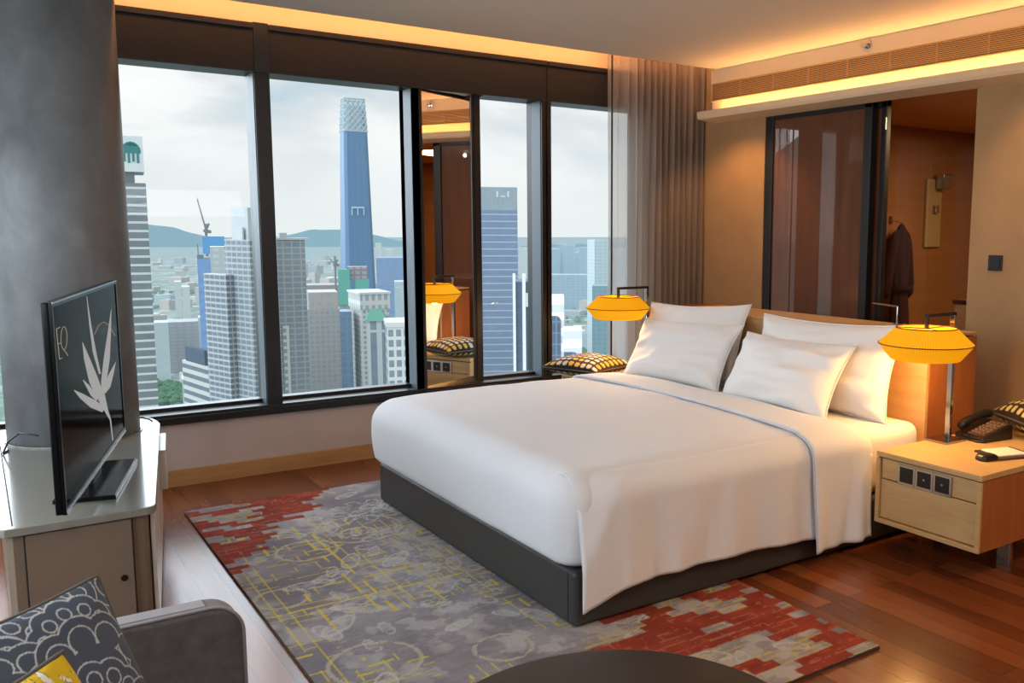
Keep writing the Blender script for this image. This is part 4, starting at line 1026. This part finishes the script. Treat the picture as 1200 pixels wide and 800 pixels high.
# fourth window
def arch_block(label, px0, px1, pyt, dist):
    t, w, H = bld('arched_block', label, px0, px1, pyt, dist, 14, facade('white panel '+str(px0), rgb(226, 230, 230), rgb(226, 230, 230), 5, .5, 0, 0, 150))
    r = min(4, w*.3); P = [(w*-.5+.2, 0), (w*.30, 0)]+[(w*.30-r+r*math.cos(a), H-6-r+r*math.sin(a)) for a in np.linspace(0, PI/2, 8)]+[(-w*.5+.2, H-6)]
    n = len(P); mb = MB().add([(x, -7.3, z) for x, z in P]+[(x, -7.01, z) for x, z in P], [tuple(range(n)), tuple(range(2*n-1, n-1, -1))]+[(i, (i+1) % n, n+(i+1) % n, n+i) for i in range(n)])
    mk('dark_glazing', mb, facade('arch glazing '+str(px0), rgb(120, 140, 160), rgb(60, 78, 104), 3.6, .12, 4, .1, 150), t)
arch_block('white block with rounded dark glazing at left of fourth window', 641, 661, 348, 290)
arch_block('lower white block with rounded dark glazing above the checked cushion', 660, 682, 388, 260)
bld('residential_tower', 'pale residential tower on the skyline of fourth window', 688, 714, 281, 1050, 30, facade('residential', rgb(206, 216, 218), rgb(130, 160, 172), 4, .5, 6, .4, 800), .3)
bld('residential_tower', 'teal green tower below the pale residential tower', 694, 716, 335, 760, 24, facade('teal tower', rgb(120, 160, 168), rgb(80, 120, 132), 4, .3, 5, .3, 500))
bld('residential_tower', 'pale tower seen through the thin curtain end', 722, 752, 292, 900, 30, facade('curtain tower', rgb(190, 200, 204), rgb(130, 152, 164), 4, .4, 6, .4, 700))
k = 0
sky_desc = ['grey hazy tower at the left of the far skyline group', 'second hazy tower of the far skyline group', 'broad hazy tower in the middle of the far skyline group', 'lower hazy tower in the far skyline group', 'hazy tower just left of the pale residential tower', 'long low hazy block under the far skyline group']
for (a, b, y, dd_) in [(646, 656, 292, 2600), (655, 663, 286, 2700), (660, 675, 287, 2500), (673, 682, 296, 2400), (679, 692, 290, 2200), (646, 690, 322, 1900)]:
    bld('skyline_tower', sky_desc[k], a, b, y, dd_, 50, facade('skyline '+str(k), rgb(168, 190, 200), rgb(112, 144, 162), 6, .4, 10, .3, dd_*.28), group='far skyline towers'); k += 1
for (a, b, y, dd_, lab) in [(204, 212, 330, 1900, 'pale slab tower standing in distant green plain'), (213, 222, 336, 1800, 'white apartment pair beside the distant slab tower'), (440, 447, 285, 2600, 'hazy tower peeking right of the skyscraper'), (452, 460, 292, 2500, 'hazy tower under the mountain right of skyscraper'), (608, 618, 290, 2300, 'hazy tower right of the grey blue striped tower')]:
    bld('skyline_tower', lab, a, b, y, dd_, 40, facade('sky b'+str(a), rgb(214, 214, 204), rgb(160, 170, 172), 5, .5, 9, .4, dd_*.7), group='far skyline towers')

# ground, hills, low buildings and trees
def ground_mat():
    t = NT('city ground'); p = t.n('BsdfPrincipled', Roughness=.95); g = t.n('NewGeometry'); ln = t.n('VectorMath', _operation='LENGTH'); t.l(g.outputs['Position'], ln.inputs[0])
    f = t.noise(t.obj((1, 1, 1)), .006, 6, .7); f2 = t.noise(t.obj(), .03, 4, .7)
    a = t.ramp(f, [(.40, rgb(52, 92, 56)), (.50, rgb(74, 110, 72)), (.56, rgb(150, 152, 146)), (.7, rgb(176, 172, 164))])
    c = t.mix(t.math('MULTIPLY', f2, .5), a, rgb(70, 92, 80)); vo = t.n('TexVoronoi', Scale=.028); t.l(t.obj((1, 1.3, 1)), vo.inputs['Vector'])
    sv = t.n('SeparateXYZ'); t.l(vo.outputs['Color'], sv.inputs[0])
    roof = t.math('MULTIPLY', t.math('GREATER_THAN', sv.outputs[0], .52), t.math('GREATER_THAN', f, .44))
    roof = t.math('MULTIPLY', roof, t.math('LESS_THAN', vo.outputs['Distance'], .42))
    rc = t.ramp(sv.outputs[1], [(.2, rgb(214, 210, 202)), (.5, rgb(176, 172, 166)), (.7, rgb(176, 128, 108)), (.9, rgb(224, 224, 222))])
    t.l(t.mix(roof, c, rc), p.inputs['Base Color'])
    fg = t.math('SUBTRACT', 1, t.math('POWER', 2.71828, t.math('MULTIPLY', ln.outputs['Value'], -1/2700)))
    e = t.n('Emission', Color=FOG, Strength=.88); m = t.n('MixShader'); t.l(fg, m.inputs[0]); t.l(p.outputs[0], m.inputs[1]); t.l(e.outputs[0], m.inputs[2])  # painted haze, thicker with distance from the room
    return t.done(m.outputs[0])
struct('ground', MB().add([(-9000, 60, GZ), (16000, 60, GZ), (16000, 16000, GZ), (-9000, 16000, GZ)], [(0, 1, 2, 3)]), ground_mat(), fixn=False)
def ridge(name, dist, pts, c):
    xs = np.linspace(-120, 1300, 260); prof = np.interp(xs, [p[0] for p in pts], [p[1] for p in pts])
    prof = prof-(fbm(xs/40, xs*0, 300)-.5)*5
    P = np.zeros((2, len(xs), 3))
    for i, (x, y) in enumerate(zip(xs, prof)):
        q = at_d(x, y, dist); P[1, i] = q; b = at_d(x, 300, dist*.93); P[0, i] = (b.x, b.y, GZ)
    t = NT(name); p = t.n('BsdfPrincipled', Base__Color=c, Roughness=1); e = t.n('Emission', Color=rgb(146, 182, 202), Strength=.95); m = t.n('MixShader', Fac=.86)  # pale blue emission paints haze over the slopes
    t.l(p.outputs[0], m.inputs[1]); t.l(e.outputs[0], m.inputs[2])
    struct(name, MB().grid(P), t.done(m.outputs[0]), smooth=True)
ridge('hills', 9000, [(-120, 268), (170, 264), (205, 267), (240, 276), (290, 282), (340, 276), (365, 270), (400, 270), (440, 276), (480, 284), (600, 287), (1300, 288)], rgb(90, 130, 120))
lowmats = [facade('low '+str(i), w_, g_, 4, .45, 5, .4, 900+200*i) for i, (w_, g_) in enumerate([(rgb(220, 218, 210), rgb(140, 150, 152)), (rgb(196, 190, 180), rgb(130, 136, 136)), (rgb(206, 186, 170), rgb(150, 130, 120)), (rgb(170, 184, 190), rgb(120, 140, 150))])]
lowmesh = []
for i, mt in enumerate(lowmats):
    o = mk('low_building', MB().box(-.5, .5, -.5, .5, 0, 1).box(-.3, .2, -.3, .3, 1, 1.08), mt); lowmesh.append(o.data); bpy.data.objects.remove(o)
n = 0
for k in range(1500):
    if n >= 170: break
    py = 292+150*rng.random()**1.7; px = rng.choice([rng.uniform(176, 300), rng.uniform(315, 490), rng.uniform(600, 720)])
    q = at_h(px, py+6, GZ); dist = math.hypot(q.x, q.y)
    if dist < 700 or dist > 5000: continue
    s = rng.uniform(18, 52)
    if not free(q.x, q.y, s*.85): continue
    OCC.append((q.x, q.y, s*.85)); h = rng.uniform(8, 26)*(1+(rng.random() > .88)*1.6)
    o = bpy.data.objects.new('low_building', lowmesh[n % 4]); COL.objects.link(o); o.location = q; o.scale = (s, s*rng.uniform(.5, 1.4), h); o.rotation_euler = (0, 0, rng.uniform(0, PI))
    tag(o, 'small pale low-rise building in the distant city plain', 'building', 'low-rise buildings across the city plain'); n += 1
ico = bmesh.new(); bmesh.ops.create_icosphere(ico, subdivisions=1, radius=1); iv = [v.co.copy() for v in ico.verts]; ifc = [[v.index for v in f.verts] for f in ico.faces]; ico.free()
def trees(name, label, spots, count, spread, dist, c):
    mb = MB()
    for k in range(count):
        cx_, cy_ = spots[k % len(spots)]; x = cx_+rng.normal()*spread; y = cy_+rng.normal()*spread; r = rng.uniform(3, 6.5)
        if not free(x, y, r*1.3): continue
        mb.add([(x+v.x*r*rng.uniform(.8, 1.2), y+v.y*r*rng.uniform(.8, 1.2), GZ+r*.6+v.z*r*.8) for v in iv], ifc)
    o = mk(name, mb, hazy(name, c, dist, var=.3, vs=.15)); tag(o, label, 'trees', kind='stuff')
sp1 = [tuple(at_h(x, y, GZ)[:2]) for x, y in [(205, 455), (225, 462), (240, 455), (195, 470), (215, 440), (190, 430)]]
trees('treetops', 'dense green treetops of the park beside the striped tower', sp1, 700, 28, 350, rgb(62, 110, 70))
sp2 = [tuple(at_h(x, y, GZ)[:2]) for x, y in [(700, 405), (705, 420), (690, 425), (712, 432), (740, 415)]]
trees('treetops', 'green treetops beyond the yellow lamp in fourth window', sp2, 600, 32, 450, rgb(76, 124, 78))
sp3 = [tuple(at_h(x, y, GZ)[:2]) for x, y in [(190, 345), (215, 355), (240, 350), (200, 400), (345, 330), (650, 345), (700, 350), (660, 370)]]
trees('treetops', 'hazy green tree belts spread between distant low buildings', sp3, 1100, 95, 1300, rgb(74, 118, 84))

# ------------------------------------------------------------------ sky and lights
wd = bpy.data.worlds.new('overcast sky'); SC.world = wd; wd.use_nodes = True; nt = wd.node_tree; nt.nodes.clear()
N_ = lambda k: nt.nodes.new('ShaderNode'+k)
out = N_('OutputWorld'); bg = N_('Background'); tc = N_('TexCoord'); mp = N_('Mapping'); mp.inputs['Scale'].default_value = (1, 1, 3.2)
nt.links.new(tc.outputs['Generated'], mp.inputs[0])
ns = N_('TexNoise'); ns.inputs['Scale'].default_value = 3.1; ns.inputs['Detail'].default_value = 6; ns.inputs['Roughness'].default_value = .52; ns.inputs['Distortion'].default_value = .25
nt.links.new(mp.outputs[0], ns.inputs['Vector'])
cr = N_('ValToRGB'); els = cr.color_ramp.elements
els[0].position = .34; els[0].color = rgb(172, 198, 212); els[1].position = .64; els[1].color = rgb(248, 249, 248)
e = els.new(.46); e.color = rgb(214, 221, 224); e = els.new(.54); e.color = rgb(240, 243, 243)
nt.links.new(ns.outputs[0], cr.inputs[0])
sx = N_('SeparateXYZ'); nt.links.new(tc.outputs['Generated'], sx.inputs[0])
hr = N_('ValToRGB'); he = hr.color_ramp.elements; he[0].position = 0; he[0].color = (1, 1, 1, 1); he[1].position = .16; he[1].color = (0, 0, 0, 1)
nt.links.new(sx.outputs[2], hr.inputs[0])
mx = N_('Mix'); mx.data_type = 'RGBA'; nt.links.new(hr.outputs[0], mx.inputs[0]); nt.links.new(cr.outputs[0], mx.inputs[6]); mx.inputs[7].default_value = rgb(226, 233, 233)
nt.links.new(mx.outputs[2], bg.inputs[0]); bg.inputs[1].default_value = 1.1; nt.links.new(bg.outputs[0], out.inputs[0])
def sun(name, d, k, ang, col):
    l = bpy.data.lights.new(name, 'SUN'); l.energy = k; l.angle = math.radians(ang); l.color = col
    o = bpy.data.objects.new(name, l); COL.objects.link(o); o.rotation_euler = Vector(d).to_track_quat('-Z', 'Y').to_euler()
sun('sky_light_front', (.25, -.8, -.6), 5.2, 80, (.78, .90, 1))
sun('sky_light_side', (.84, .36, -.36), 4.8, 80, (.74, .88, 1))
def area(name, loc, d, sx_, sy_, p, col):
    l = bpy.data.lights.new(name, 'AREA'); l.shape = 'RECTANGLE'; l.size = sx_; l.size_y = sy_; l.energy = p; l.color = col
    o = bpy.data.objects.new(name, l); COL.objects.link(o); o.location = loc
    q = Vector(d).to_track_quat('-Z', 'Y'); o.rotation_euler = q.to_euler(); return o
# cove strips (long axis along the cove)
a = area('window_cove_light', (1.5, 5.262, 2.72), (0, 1, .05), 6.2, .03, 19, (1, .41, .12))
b = area('bulkhead_cove_light', (4.55, 1.5, 2.304), (0, 0, 1), .03, 7.4, 34, (1, .50, .16))
def spot(name, loc, tgt, p, ang, col, soft=.04):
    l = bpy.data.lights.new(name, 'SPOT'); l.energy = p; l.spot_size = math.radians(ang); l.spot_blend = .6; l.color = col; l.shadow_soft_size = soft
    o = bpy.data.objects.new(name, l); COL.objects.link(o); o.location = loc; o.rotation_euler = (Vector(tgt)-Vector(loc)).to_track_quat('-Z', 'Y').to_euler()
spot('downlight_floor', (2.9, .4, 2.6), (3.0, 1.6, 0), 90, 75, (1, .62, .32))
spot('downlight_wall', (3.9, 2.6, 2.55), (4.63, 2.2, .9), 30, 95, (1, .62, .3))
spot('downlight_wall', (4.1, 4.85, 2.2), (4.63, 4.95, 1.2), 20, 110, (1, .50, .17))
spot('downlight_side', (-.6, 3.0, 2.6), (-.3, 4.2, 0), 40, 70, (1, .5, .2))
area('bathroom_ceiling_light', (5.9, 3.0, 2.27), (0, 0, -1), .8, .8, 48, (1, .68, .36))
area('room_bounce_fill', (2.0, -1.3, 1.75), (-.05, .3, 1), 1.8, 1.2, 80, (.92, .96, 1))  # added fill aimed at the ceiling, no lamp stands here
area('room_bounce_fill', (-.9, 1.6, 1.3), (.15, .3, 1), .5, 1.2, 26, (.90, .96, 1))  # second added fill, thrown upward from the left side
spot('room_fill_spot', (-.3, .4, 2.6), (.6, 2.6, 0), 50, 140, (1, .96, .92), .03)  # added wide fill for the room, not a fitted ceiling lamp

SC.view_settings.view_transform = 'Standard'; SC.view_settings.look = 'None'; SC.view_settings.exposure = 0
SC.cycles.use_denoising = True
SC.cycles.max_bounces = 8; SC.cycles.diffuse_bounces = 4; SC.cycles.transparent_max_bounces = 16; SC.cycles.sample_clamp_indirect = 6
SC.cycles.caustics_reflective = False; SC.cycles.caustics_refractive = False
